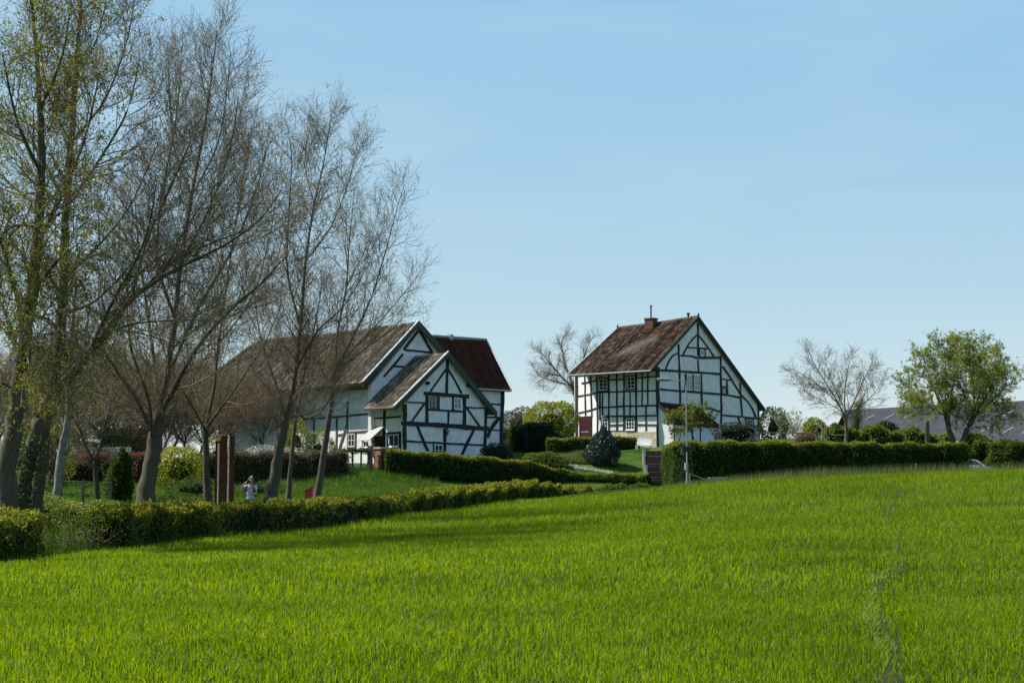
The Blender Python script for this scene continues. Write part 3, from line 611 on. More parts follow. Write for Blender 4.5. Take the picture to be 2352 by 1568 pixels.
def join(parts):
    Vs, Qs, n = [], [], 0
    for V, Q in parts: Vs.append(V); Qs.append(Q + n); n += len(V)
    return np.concatenate(Vs), np.concatenate(Qs)
def resample(path, S):
    d = np.concatenate([[0], np.cumsum(np.linalg.norm(np.diff(path, axis=0), axis=1))]); t = np.linspace(0, d[-1], S)
    return np.stack([np.interp(t, d, path[:, k]) for k in range(3)], -1)
def tree(name, label, cat, limbs, group=None, n1=14, n2=8, n3=6, l1=(1.6, 3.2), l2=(.7, 1.5), l3=(.3, .7), up=.10, bark=None, twig=None, leaf=None, leaf_n=0, leaf_size=.05, leaf_where=None, seed=1, a1=(28, 58), sides=9, f0=.25, r1=.03, leaf_spread=.12, crown_r=None, ivy=None, rt=1.0):
    """limbs: list of ([points], [radii]); the first is the trunk. -> trunk, branches, foliage"""
    g = np.random.default_rng(seed); parts = []; lp = []; lr0 = []; lr1 = []; lens = []
    for pts, rad in limbs:
        o, r = catmull(pts, rad); r = r * (.80 if len(lp) == 0 else .68); wob = g.normal(0, 1, o.shape) * np.minimum(r * .10, .03)[:, None]; wob[0] = 0; o = o + wob
        if o[0][2] < limbs[0][0][0][2] + .1:                     # root flare
            z = o[:, 2] - o[0][2]; r = r * (1 + .55 * np.exp(-z / .28))
        k = sides; P_ = o[None]; d = unit(np.gradient(o, axis=0)); u, w = perp(d); t = np.arange(k) * 2 * math.pi / k
        rr = r[:, None] * (1 + .07 * g.normal(0, 1, (len(o), k)))
        V_ = (o[:, None] + rr[..., None] * (np.cos(t)[None, :, None] * u[:, None] + np.sin(t)[None, :, None] * w[:, None])).reshape(-1, 3)
        b = (np.arange(len(o) - 1) * k)[:, None]; j = np.arange(k)[None]; j2 = (j + 1) % k
        parts.append((V_, np.stack([b + j, b + j2, b + k + j2, b + k + j], -1).reshape(-1, 4)))
        lp.append(resample(o, 14)); lr0.append(r[0]); lr1.append(r[-1]); lens.append(np.linalg.norm(np.diff(o, axis=0), axis=1).sum())
    base = np.array(limbs[0][0][0], float); root = thing(name, base); tag(root, label, cat, group)
    V_, Q_ = join(parts); link('trunk', mesh_np('trunk', V_, None, Q_, True), bark or M_bark, root)
    bp = []; tips = []
    mean = sum(lens) / len(lens)
    for i, path in enumerate(lp):
        nn = max(3, int(n1 * 1.0 * lens[i] / 4.0)); n2_ = int(round(n2 * .95)); n3_ = max(3, int(round(n3 * .68))); f_0 = f0 if i == 0 else .12
        p, d, L, pr = spawn(path[None], np.array([lr0[i]]), np.array([lr1[i]]), nn, f_0, 1.0, a1, l1[0] * 1.5, l1[1] * 1.6, g, .74)
        A = grow(p, d, L, 7, up, .13, g); ra = np.minimum(pr * .55, r1 * (.6 + .4 * L / l1[1])); bp.append(tubes(A, ra, np.full(len(ra), .007 * rt), 4))
        # the limb's own end goes on as a leader
        p, d, L, pr = spawn(A, ra, np.full(len(ra), .007), n2_, .15, 1.0, (25, 60), l2[0] * 1.3, l2[1] * 1.4, g, .4)
        B = grow(p, d, L, 5, up * 1.1, .15, g); rb = np.minimum(pr * .7, .011 * rt); bp.append(tubes(B, rb, np.full(len(rb), .0045 * rt), 3))
        p, d, L, pr = spawn(B, rb, np.full(len(rb), .0045), n3_, .1, 1.0, (22, 60), l3[0] * 1.2, l3[1] * 1.25, g, .3)
        C_ = grow(p, d, L, 3, up, .15, g); rc = np.full(len(C_), .0052 * rt); bp.append(tubes(C_, rc, rc * .55, 3))
        tips.append(C_[:, 1:].reshape(-1, 3))
    V_, Q_ = join(bp); link('branches', mesh_np('branches', V_, None, Q_), twig or M_twig, root)
    if leaf is not None and leaf_n:
        tp = np.concatenate(tips)
        if leaf_where is not None: tp = tp[leaf_where(tp, g)]
        if len(tp):
            cl = tp[g.integers(0, len(tp), max(1, leaf_n // 5))]; q = cl[g.integers(0, len(cl), leaf_n)] + g.normal(0, leaf_spread * .6, (leaf_n, 3))
            LV, LQ = leaf_quads(q, leaf_size, g); link('foliage', mesh_np('foliage', LV, None, LQ), leaf, root)
    if ivy is not None:
        path = resample(catmull(*limbs[ivy[0]])[0], 40); path = path[(path[:, 2] > ivy[1]) & (path[:, 2] < ivy[2])]
        q = path[g.integers(0, len(path), 2600)] + g.normal(0, ivy[3], (2600, 3)) * [1, 1, 1.2]; LV, LQ = leaf_quads(q, .05, g); link('ivy', mesh_np('ivy', LV, None, LQ), ML_ivy, root)
    return root
def LB(depth, pts, rad):
    """a limb from image points (column, row, depth offset)"""
    return ([P(p[0], p[1], depth + (p[2] if len(p) > 2 else 0)) for p in pts], rad if hasattr(rad, '__len__') and len(rad) == len(pts) else list(np.linspace(rad[0], rad[1], len(pts))))
def auto_limbs(base, H, spread, n, r, g, trunk=.3, fan=1.0):
    b = np.array(base, float); top = b + [g.normal(0, .1 * spread), g.normal(0, .1 * spread), H * trunk]; L = [([b - [0, 0, .1], (b + top) / 2 + g.normal(0, .05, 3), top], [r, r * .85, r * .75])]
    for i in range(n):
        az = 2 * math.pi * (i + g.random() * .6) / n; s = spread * (.45 + .55 * g.random()) * fan; h = H * (.8 + .2 * g.random()) * (1 - .22 * (s / spread))
        e = b + [s * math.cos(az), s * math.sin(az), h]; m1 = top + (e - top) * .35 + [0, 0, -.03 * H]; m2 = top + (e - top) * .7
        L.append(([top - [0, 0, .1], m1, m2, e], [r * .5, r * .34, r * .2, r * .07]))
    return L

# leaf colours (linear reflectance)
ML_hedge = leaf_mat('hedge_leaf', [(.014, .034, .008), (.028, .058, .010), (.050, .088, .014), (.090, .095, .022)], .4, .6, .8, 1.0, .12)
ML_sunlit_shoot = leaf_mat('sunlit_hedge_shoot', [(.08, .105, .012), (.13, .15, .018), (.19, .195, .025), (.20, .16, .03)], .5, .6, .8, 1.0, .15)  # yellow-green new growth, its pale colour also painting the sunlit rim of hedge tops
ML_hedgefront = leaf_mat('field_hedge_leaf', [(.026, .042, .010), (.052, .080, .012), (.090, .115, .018), (.125, .13, .028)], .40, .6, .9, 1.0, .12)
ML_dark = leaf_mat('yew_leaf', [(.006, .014, .008), (.012, .026, .012), (.020, .038, .016)], .2, .5, .8)
ML_holly = leaf_mat('holly_leaf', [(.012, .024, .016), (.024, .042, .028), (.05, .07, .055)], .12, .42, 1.2, 1.0, .35)
ML_lime = leaf_mat('lime_leaf', [(.07, .10, .010), (.12, .15, .014), (.19, .20, .022), (.24, .22, .03)], .5, .55, .5)
ML_bud = leaf_mat('brown_yellow_bud', [(.10, .075, .03), (.14, .12, .04), (.17, .165, .045), (.21, .18, .07)], .4, .7, .5, 1.0, .08)
ML_spring = leaf_mat('spring_leaf', [(.045, .075, .012), (.08, .115, .016), (.13, .16, .03), (.18, .19, .05)], .5, .5, .6)
ML_willow = leaf_mat('willow_leaf', [(.07, .105, .016), (.115, .155, .022), (.17, .21, .035), (.22, .235, .06)], .5, .6, .6, 1.0, .12)
ML_yellow = leaf_mat('young_yellow_leaf', [(.045, .062, .012), (.085, .100, .018), (.13, .135, .026), (.19, .165, .045)], .5, .7, .4, 1.0, .1)
ML_russet = leaf_mat('russet_leaf', [(.07, .03, .016), (.12, .055, .028), (.17, .085, .045), (.10, .07, .03)], .3, .7, .8)
ML_brown = leaf_mat('dry_brown_leaf', [(.060, .046, .026), (.10, .075, .045), (.075, .075, .03)], .3, .8, .8)
ML_ivy = leaf_mat('ivy_leaf', [(.016, .035, .010), (.03, .06, .014), (.06, .09, .02)], .3, .6, 1.0, 1.0, .12)
ML_wheat = leaf_mat('wheat_blade', [(.046, .086, .003), (.080, .142, .005), (.120, .188, .008), (.17, .226, .015)], .55, .5, .25, 1.2, .22)
ML_grass = leaf_mat('grass_blade', [(.020, .055, .008), (.035, .085, .010), (.06, .115, .012), (.09, .13, .02)], .5, .5, .4)
ML_dry = leaf_mat('dry_grass_blade', [(.045, .075, .014), (.075, .105, .022), (.11, .125, .04), (.15, .145, .075)], .45, .7, .4)
ML_flower = leaf_mat('white_flower', [(.05, .09, .02), (.30, .32, .28), (.48, .49, .46)], .3, .8, 1.0)
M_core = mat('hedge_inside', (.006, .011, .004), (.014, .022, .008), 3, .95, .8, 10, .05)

def hedge(name, label, pts, leaf, dens=260, size=.06, group=None, seed=3, cat='hedge', core=True, rough=.07, bare=0.0, round_=.25, parent=None, twigs=0, top_leaf=None, core_m=None):
    """pts: (x, y, z_base, height, width) along the hedge"""
    g = np.random.default_rng(seed); pts = np.array(pts, float); seg = np.linalg.norm(np.diff(pts[:, :2], axis=0), axis=1); cum = np.concatenate([[0], np.cumsum(seg)]); Lg = cum[-1]
    def at(s): return np.stack([np.interp(s, cum, pts[:, k]) for k in range(5)], -1)
    def frame(s):
        a = at(np.clip(s - .15, 0, Lg)); b = at(np.clip(s + .15, 0, Lg)); d = unit(b[:, :2] - a[:, :2]); return d, np.stack([d[:, 1], -d[:, 0]], -1)
    def surf(s, ph, infl=0.0):
        """rounded-box cross-section, ph in 0..1 from one foot over the top to the other"""
        q = at(s); d, n = frame(s); h = q[:, 3]; w = q[:, 4] / 2; per = 2 * h + 2 * w; x = ph * per
        off = np.where(x < h, -w, np.where(x < h + 2 * w, x - h - w, w)); zz = np.where(x < h, x, np.where(x < h + 2 * w, h, per - x))
        rr = np.minimum(round_, w * .8); ex = np.maximum(np.abs(off) - (w - rr), 0); ez = np.maximum(zz - (h - rr), 0); l = np.sqrt(ex ** 2 + ez ** 2); sc = np.where((ex > 0) & (ez > 0) & (l > rr), rr / np.maximum(l, 1e-6), 1)
        off = np.sign(off) * (np.minimum(np.abs(off), w - rr) + ex * sc); zz = np.minimum(zz, h - rr) + ez * sc
        endk = np.minimum(np.minimum(s, Lg - s) / .35, 1); off = off * (.55 + .45 * np.sqrt(np.clip(endk, 0, 1)))
        lump = rough * (np.sin(s * 2.1 + seed) + np.sin(s * 5.3 + 1.7 * seed + ph * 9) * .6 + np.sin(ph * 22 + s * 3.1) * .5)
        k = 1 + (infl + lump) / np.maximum(w, .2)
        zt = zz + (infl + lump) * (zz / np.maximum(h, .1))
        return np.stack([q[:, 0] + n[:, 0] * off * k, q[:, 1] + n[:, 1] * off * k, q[:, 2] + zt], -1)
    root = parent or thing(name, pts[0, :3])
    if parent is None: tag(root, label, cat, group)
    area = float((seg * (2 * (pts[:-1, 3] + pts[1:, 3]) / 2 + (pts[:-1, 4] + pts[1:, 4]) / 2)).sum()); N = int(area * dens)
    s = g.random(N) * Lg; ph = g.random(N); p = surf(s, ph, 0) ; p += g.normal(0, .045, p.shape) - (g.random(N) ** 2 * .16)[:, None] * 0
    ends = int(N * .5 * (2 * pts[0, 3] * pts[0, 4]) / area) + 40
    for e in (0, 1):
        q = np.repeat(pts[-e if e else 0][None], ends, 0); d, n = frame(np.full(ends, Lg * e)); a = (g.random(ends) - .5) * q[:, 4] * .9; z = g.random(ends) * q[:, 3] * .97
        p = np.concatenate([p, np.stack([q[:, 0] + n[:, 0] * a, q[:, 1] + n[:, 1] * a, q[:, 2] + z], -1) + (d * (1 if e else -1) * (.05 + .05 * g.random(ends))[:, None]) @ np.array([[1, 0, 0], [0, 1, 0.]])])
    nb = int(N * .12); hb = at(g.random(nb) * Lg); tops = surf(g.random(nb) * Lg, .3 + .4 * g.random(nb), .05); tops[:, 2] += np.abs(g.normal(0, .06, nb)); p = np.concatenate([p, tops])
    if bare:
        gap = np.sin(p[:, 0] * 1.7 + p[:, 1] * .9) + np.sin(p[:, 1] * .47 + 2) * .8 + g.normal(0, .35, len(p))
        zr = (p[:, 2] - np.interp(p[:, 1], np.sort(pts[:, 1]), pts[np.argsort(pts[:, 1]), 2])); keep = (gap > -1.3 + bare) | (zr > .72 + .1 * g.random(len(p))); keep &= g.random(len(p)) < np.clip(.35 + zr * .9, 0, 1); p = p[keep]
    LV, LQ = leaf_quads(p, size, g); link('leaves', mesh_np('leaves', LV, None, LQ), leaf, root)
    if top_leaf is not None:
        nt = int(Lg * pts[:, 4].mean() * dens * 1.5); ph_lo = pts[0, 3] / (2 * pts[0, 3] + pts[0, 4]); tp = surf(g.random(nt) * Lg, ph_lo - .035 + (1 - 2 * ph_lo + .07) * g.random(nt), .04); tp[:, 2] += np.abs(g.normal(0, .05, nt)); TV, TQ = leaf_quads(tp, size, g); link('sunlit_shoots', mesh_np('sunlit_shoots', TV, None, TQ), top_leaf, root)  # paler leaves along the top: new growth and a painted sunlit rim
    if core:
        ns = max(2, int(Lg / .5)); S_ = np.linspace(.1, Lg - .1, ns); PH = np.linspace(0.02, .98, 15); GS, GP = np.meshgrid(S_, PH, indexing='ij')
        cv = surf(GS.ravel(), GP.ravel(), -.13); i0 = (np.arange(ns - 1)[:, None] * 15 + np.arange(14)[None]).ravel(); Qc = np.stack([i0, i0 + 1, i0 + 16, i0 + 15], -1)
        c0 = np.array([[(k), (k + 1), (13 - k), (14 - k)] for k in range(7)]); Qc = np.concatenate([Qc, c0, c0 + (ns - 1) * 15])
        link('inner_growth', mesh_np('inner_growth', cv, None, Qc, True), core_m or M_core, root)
    if twigs:
        nst = int(Lg * twigs); s = g.random(nst) * Lg; q = at(s); d, n = frame(s); off = g.normal(0, .18, nst) * q[:, 4]; st = np.stack([q[:, 0] + n[:, 0] * off, q[:, 1] + n[:, 1] * off, q[:, 2] - .05], -1)
        A = grow(st, unit(np.stack([g.normal(0, .3, nst), g.normal(0, .3, nst), np.ones(nst)], -1)), q[:, 3] * (.8 + .25 * g.random(nst)), 6, .05, .22, g); ra = .010 + .012 * g.random(nst); bp = [tubes(A, ra, ra * .4, 4)]
        p_, d_, L_, pr = spawn(A, ra, ra * .4, 7, .25, 1, (35, 80), .2, .5, g); B = grow(p_, d_, L_, 4, .05, .25, g); bp.append(tubes(B, np.full(len(B), .006), np.full(len(B), .003), 3))
        V_, Q_ = join(bp); link('stems', mesh_np('stems', V_, None, Q_), M_twig, root)
    return root
def bush(name, label, cat, c, rad, leaf, n, size, seed=5, group=None, lumps=9, core=.72, stems=6, flatb=True, shape=None):
    g = np.random.default_rng(seed); c = np.array(c, float); rad = np.array(rad, float); root = thing(name, c); tag(root, label, cat, group)
    ctr = c + [0, 0, rad[2] * (.92 if flatb else 1)]
    dirs = unit(g.normal(0, 1, (lumps, 3))); u = unit(g.normal(0, 1, (n, 3))); bumpv = 1 + .22 * (np.maximum(0, (u @ dirs.T) - .6).max(1) / .4) - .10 * np.sin(u[:, 0] * 7 + seed) * np.sin(u[:, 2] * 6)
    r = bumpv * (1 - np.abs(g.normal(0, .14, n))); 
    p = ctr + u * rad * r[:, None]
    if shape: sh_ = shape(u[:, 2] * .5 + .5)[:, None]; p[:, :2] = ctr[:2] + (p[:, :2] - ctr[:2]) * sh_
    p = p; p = p[p[:, 2] > c[2] - .05]
    LV, LQ = leaf_quads(p, size, g); link('foliage', mesh_np('foliage', LV, None, LQ), leaf, root)
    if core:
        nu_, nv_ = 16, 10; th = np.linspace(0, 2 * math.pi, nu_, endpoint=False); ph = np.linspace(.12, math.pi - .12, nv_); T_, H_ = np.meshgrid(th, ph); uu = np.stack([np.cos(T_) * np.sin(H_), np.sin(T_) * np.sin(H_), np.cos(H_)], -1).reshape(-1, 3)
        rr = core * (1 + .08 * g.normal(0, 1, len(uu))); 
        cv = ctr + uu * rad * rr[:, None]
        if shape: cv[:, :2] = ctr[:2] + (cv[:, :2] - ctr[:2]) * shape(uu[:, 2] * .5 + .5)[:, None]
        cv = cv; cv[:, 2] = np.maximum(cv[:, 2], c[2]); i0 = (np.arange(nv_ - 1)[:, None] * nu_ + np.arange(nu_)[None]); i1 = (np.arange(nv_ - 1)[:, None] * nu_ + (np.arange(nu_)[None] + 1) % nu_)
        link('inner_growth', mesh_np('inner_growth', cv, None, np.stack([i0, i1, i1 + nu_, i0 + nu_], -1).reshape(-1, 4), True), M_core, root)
    if stems:
        st = np.repeat(c[None], stems, 0) + g.normal(0, .12, (stems, 3)) * [1, 1, 0]; A = grow(st, unit(np.stack([g.normal(0, .5, stems), g.normal(0, .5, stems), np.ones(stems)], -1)), np.full(stems, rad[2] * 1.5), 6, .1, .12, g); ra = np.full(stems, .03)
        bp = [tubes(A, ra, ra * .4, 5)]; p_, d_, L_, pr = spawn(A, ra, ra * .4, 8, .3, 1, (30, 70), rad[0] * .4, rad[0] * .8, g); B = grow(p_, d_, L_, 4, .08, .2, g); bp.append(tubes(B, np.full(len(B), .009), np.full(len(B), .004), 3))
        V_, Q_ = join(bp); link('stems', mesh_np('stems', V_, None, Q_), M_twig, root)
    return root
def blades(x, y, z, h, w, lean, g, seg=2, az=None, face=None):
    """grass blades; returns verts, tris, quads"""
    N = len(x); az = g.random(N) * 2 * math.pi if az is None else az; f = g.random(N) * math.pi if face is None else face
    b = np.stack([x, y, z], -1); L = np.stack([np.cos(az), np.sin(az), np.zeros(N)], -1); s = np.stack([np.cos(f), np.sin(f), np.zeros(N)], -1) * (w / 2)[:, None]
    if seg == 1:
        V = np.stack([b - s, b + s, b + L * (lean * h)[:, None] + np.array([0, 0, 1]) * h[:, None]], 1).reshape(-1, 3); return V, np.arange(N)[:, None] * 3 + np.arange(3)[None], None
    m = b + L * (lean * h * .30)[:, None] + np.array([0, 0, 1]) * (h * .62)[:, None]; t = b + L * (lean * h)[:, None] + np.array([0, 0, 1]) * (h * (1 - .28 * lean))[:, None]
    V = np.stack([b - s, b + s, m + s * .8, m - s * .8, t], 1).reshape(-1, 3); i = np.arange(N)[:, None] * 5
    return V, np.concatenate([i + 3, i + 2, i + 4], 1), np.concatenate([i, i + 1, i + 2, i + 3], 1)
def stuff_blades(name, label, sets, m, kind='stuff', cat='grass'):
    Vs, T3, Q4, n = [], [], [], 0
    for V, t, q in sets:
        Vs.append(V); T3.append(t + n)
        if q is not None: Q4.append(q + n)
        n += len(V)
    me = mesh_np(name, np.concatenate(Vs), np.concatenate(T3), np.concatenate(Q4) if Q4 else None); o = link(name, me, m); return tag(o, label, cat, None, kind)

# ================================================================= crop and grasses
g = np.random.default_rng(11)
def track_x(y): return .2560 * y + .10 * np.sin(y * .55) + .16 * np.sin(y * .21 + 1)
def crop_band(y0, y1, n, h, w, seg):
    y = np.sqrt(y0 ** 2 + (y1 ** 2 - y0 ** 2) * g.random(n)); x = (g.random(n) * 2 - 1) * (1190 / F * y + 3.0)
    x = np.where(g.random(n) < .75, np.round(x / .125) * .125 + g.normal(0, .022, n), x) if y1 < 30 else x
    k = in_field(x, y); d = np.abs(x - track_x(y)); k &= ~((d < np.where(y < 16, .09, .055) + .03 * np.sin(y * 1.3)) & (g.random(n) < np.where(y < 30, .85, .7))); x, y, d = x[k], y[k], d[k]; n = len(x)
    pat = .5 + .5 * np.sin(x * .9 + np.sin(y * .31) * 2) * np.sin(y * .43 + x * .2); p2 = np.sin(x * 3.1 + 2 * np.sin(y * 1.1)) * np.sin(y * 2.3 + 1.5 * np.sin(x * 1.7)); hh = h * (.55 + .22 * pat + .22 * p2 + .75 * g.random(n) ** 1.5) * np.where(d < .3, .8, 1)
    ln = np.abs(g.normal(.28, .30, n)); az = g.random(n) * 2 * math.pi
    near_ = (d < .20 + .08 * np.sin(y * .9)) & (y < 26); ln = np.where(near_, .32 + .4 * g.random(n), ln); az = np.where(near_ & (g.random(n) < .8), np.where(x > track_x(y), math.pi, 0) + g.normal(0, .7, n) + .5, az)
    return blades(x, y, gz(x, y) - .01, hh, w * (.7 + .6 * g.random(n)), ln, g, seg, az)
stuff_blades('crop_blades', 'bright green young cereal crop covering the whole foreground field',
             [crop_band(8.5, 20, 250000, .122, .0095, 2), crop_band(20, 45, 260000, .14, .0135, 2), crop_band(45, 91, 205000, .19, .026, 1)], ML_wheat, cat='crop')
def patch(pxr, yr, n, h, w, m_lean=.35, seg=1, hv=.5, rowf=None):
    y = yr[0] + (yr[1] - yr[0]) * g.random(n); px = pxr[0] + (pxr[1] - pxr[0]) * g.random(n); x = XY(px, y); k = ~in_field(x, y); x, y = x[k], y[k]; n = len(x)
    cl = .6 + .5 * (np.sin(x * 1.7 + 3 * np.sin(y * .6)) * np.sin(y * 1.1 + x)) ; hh = h * (1 - hv + hv * g.random(n)) * (.7 + .5 * cl)
    return blades(x, y, gz(x, y) - .02, hh, w * (.7 + .6 * g.random(n)), np.abs(g.normal(m_lean, .25, n)), g, seg)
stuff_blades('bank_grass', 'long green grass on the bank below the farmhouse and round the tree trunks',
             [patch((-120, 640), (36, 92), 60000, .32, .03), patch((600, 1010), (66, 99), 60000, .46, .035), patch((-120, 900), (33, 62), 26000, .22, .022), patch((900, 1540), (84, 100), 22000, .2, .025)], ML_grass)
def margin(n):
    px = 1520 + g.random(n) * 950; y = 85.2 + g.random(n) ** 1.5 * 9; x = XY(px, y); k = ~in_field(x, y - .8); x, y = x[k], y[k]; n = len(x)
    return blades(x, y, gz(x, y) - .02, (.22 + .62 * g.random(n) ** 2.2) * np.clip((x - 4) / 12, .45, 1.2), .016 + .012 * g.random(n), np.abs(g.normal(.3, .2, n)), g, 1)
stuff_blades('field_margin_grass', 'tall pale dry grass along the field edge below the long hedge', [margin(38000)], ML_dry)
stuff_blades('lawn_grass', 'short mown grass on the sloping garden lawn beside the steps', [patch((1240, 1490), (101.6, 113), 60000, .07, .03), patch((1640, 2250), (99, 118), 20000, .12, .04), patch((60, 330), (62, 88), 30000, .1, .035)], ML_grass)
stuff_blades('ornamental_grass', 'straw coloured tall grasses growing left of the dark holly', [patch((1278, 1352), (106, 109.5), 5000, .75, .03, .3)], ML_dry)
n = 1500; px = np.concatenate([1300 + 25 * g.random(500), 1318 + 85 * g.random(n - 500)]); yy = np.where(np.arange(n) < 500, 104.3 + g.random(n) * .5, 102.6 + (1410 - px) * .009 + g.random(n) * .9); xx = XY(px, yy)
LV, LQ = leaf_quads(np.stack([xx, yy, gz(xx, yy) + .05 + .12 * g.random(n)], -1), .055, g, flat=.6)
tag(link('flower_bed', mesh_np('flower_bed', LV, None, LQ), ML_flower), 'strip of small white flowers along the garden lawn edge', 'flowers', None, 'stuff')
# footpath behind the field hedge
pp = [(-14.5, 38), (-12.6, 48), (-10.6, 58), (-8.0, 70), (-4.0, 82), (1.5, 93), (8.5, 97)]; q, _ = catmull([(a, b, 0) for a, b in pp], [1] * len(pp), 8); tn = unit(np.gradient(q, axis=0)); nn = np.stack([tn[:, 1], -tn[:, 0], tn[:, 2] * 0], -1)
Vp = np.concatenate([q - nn * .9, q + nn * .9]); Vp[:, 2] = gz(Vp[:, 0], Vp[:, 1]) + .03; k = len(q); ii = np.arange(k - 1)
o = link('footpath', mesh_np('footpath', Vp, None, np.stack([ii, ii + 1, ii + 1 + k, ii + k], -1)), M_asphalt); tag(o, kind='structure')

# ================================================================= hedges
def HP(px, ytop, Y, w, zb=None, ymin=None):
    x = XY(px, Y); b = gz(x, Y) - .05 if zb is None else zb; t = P(px, ytop, Y)[2]; return (x, Y, b, max(t - b, .3), w)
def FH(px, ytop, Y, w): q = HP(px, ytop, Y, w); return (q[0], q[1], q[2], max(q[3] - .15, .3), q[4])
GF = 'clipped hedge lengths along the field'
hedge('field_hedge', 'leafy hedge block at the far left edge of the field', [FH(-150, 1186, 32, 1.3), FH(-20, 1183, 34, 1.2), FH(62, 1180, 36, 1.1)], ML_hedgefront, 420, .045, GF, 31, top_leaf=ML_sunlit_shoot, rough=.10, twigs=5)
hedge('field_hedge', 'thin gappy hedge with bare twisted stems between the two leafy lengths', [FH(72, 1190, 36.6, .8), FH(160, 1172, 37.6, .8), FH(240, 1172, 38.8, .8)], ML_hedgefront, 260, .04, GF, 32, core=False, bare=1.1, twigs=11, rough=.12)
hedge('field_hedge', 'long dense clipped hedge winding along the left side of the green field', [FH(250, 1168, 39, 1.1), FH(360, 1160, 42.5, 1.1), FH(486, 1156, 46.5, 1.1)], ML_hedgefront, 380, .045, GF, 33, top_leaf=ML_sunlit_shoot, rough=.07, twigs=7)
hedge('field_hedge', 'long thinner hedge with stems showing below its yellow green top', [FH(490, 1160, 46.9, .9), FH(640, 1150, 51.5, 1.0), FH(800, 1148, 59.5, 1.1), FH(905, 1142, 67, 1.2)], ML_hedgefront, 360, .045, GF, 34, top_leaf=ML_sunlit_shoot, rough=.08, twigs=9, bare=.75)
hedge('field_hedge', 'bushy yellow green hedge end rising in front of the bank', [FH(905, 1142, 67.2, 1.4), FH(1000, 1126, 73, 1.5), FH(1090, 1120, 79, 1.6), FH(1160, 1112, 84, 1.7), FH(1215, 1107, 87, 1.7), FH(1262, 1116, 89.5, 1.5)], ML_hedgefront, 330, .06, GF, 35, top_leaf=ML_sunlit_shoot, rough=.12, twigs=5)
hedge('field_hedge', 'small low hedge tuft past the hedge end before the gap', [FH(1262, 1119, 90, 1.1), FH(1310, 1124, 92, 1.0), FH(1348, 1130, 94, .8)], ML_hedgefront, 300, .06, GF, 36, top_leaf=ML_sunlit_shoot, rough=.12)
hedge('low_hedge', 'low russet tinged hedge at the foot of the garden beside the steps', [HP(1376, 1128, 95.5, .9), HP(1430, 1125, 96.5, .9), HP(1480, 1124, 97.5, .8)], ML_hedgefront, 300, .06, None, 37, rough=.1)
hedge('garden_hedge', 'dark clipped hedge stepping down from the near gable to the steps', [HP(888, 1037, 97.0, 1.4), HP(960, 1042, 97.6, 1.5), HP(1110, 1054, 98.6, 1.5), HP(1205, 1063, 99.4, 1.5), HP(1265, 1077, 100, 1.5), HP(1315, 1092, 100.4, 1.4), HP(1400, 1094, 100.6, 1.3), HP(1486, 1093, 100.8, 1.2)], ML_hedge, 260, .06, None, 38, top_leaf=ML_sunlit_shoot, rough=.06)  # dark front reaches down the bank, standing in for the bank's shade too
hedge('garden_hedge', 'long tall dark hedge across the right half behind the field', [HP(1542, 1034, 103.5, 1.4), HP(1550, 1026, 99.5, 1.5), HP(1575, 1019, 97.0, 1.7), HP(1640, 1018, 96.8, 1.8), HP(1800, 1020, 97, 1.8), HP(2000, 1022, 97.5, 1.8), HP(2212, 1023, 98, 1.8)], ML_hedge, 240, .06, None, 39, top_leaf=ML_sunlit_shoot, rough=.07)
hedge('garden_hedge', 'clipped hedge directly below the windows of the bent wall house', [HP(1256, 1010, 118, 1.2), HP(1360, 1008, 118.5, 1.2), HP(1462, 1007, 119, 1.2)], ML_hedge, 260, .06, None, 40, top_leaf=ML_sunlit_shoot, rough=.05)
hedge('yew_block', 'tall square dark green clipped yew block between the two houses', [HP(1207, 973, 122, 2.0), HP(1266, 974, 122.5, 2.0)], ML_dark, 300, .05, None, 41, rough=.03, round_=.1)
hedge('yew_block', 'dark sloping yew shoulder running right from the square yew block', [HP(1268, 990, 123.5, 1.6), HP(1308, 1006, 124, 1.5)], ML_dark, 300, .05, None, 42, rough=.05)
hedge('garden_hedge', 'lighter sunlit hedge between the red roofed wing and the yew block', [HP(1150, 992, 127, 1.5), HP(1206, 983, 123, 1.5)], ML_ivy, 260, .07, None, 43, rough=.06)
hedge('garden_hedge', 'yellow green informal hedge behind the long dark hedge and garden trees', [HP(1893, 985, 114, 1.5), HP(1990, 986, 114, 1.5), HP(2090, 992, 113, 1.6), HP(2185, 1004, 112, 1.5)], ML_spring, 200, .09, None, 44, rough=.2)
hedge('garden_hedge', 'ragged brown and green hedge over the white car at right', [HP(2222, 1003, 111, 1.6), HP(2290, 1020, 109, 1.6), HP(2380, 1021, 108, 1.6), HP(2460, 1021, 107, 1.6)], ML_hedgefront, 220, .09, None, 45, rough=.18, twigs=8)
hedge('beech_hedge', 'brown beech hedge behind the trunks left of the farmhouse', [HP(440, 1046, 88, 1.0), HP(560, 1042, 90, 1.0), HP(700, 1042, 93, 1.0), HP(790, 1038, 96, 1.0)], ML_brown, 300, .06, None, 46, rough=.09, twigs=6)
hedge('beech_hedge', 'bright russet beech hedge beyond the small lawn at left', [HP(140, 1046, 88, 1.0), HP(260, 1044, 88, 1.0), HP(340, 1046, 87.5, 1.0)], ML_russet, 300, .06, None, 47, rough=.08, twigs=5)

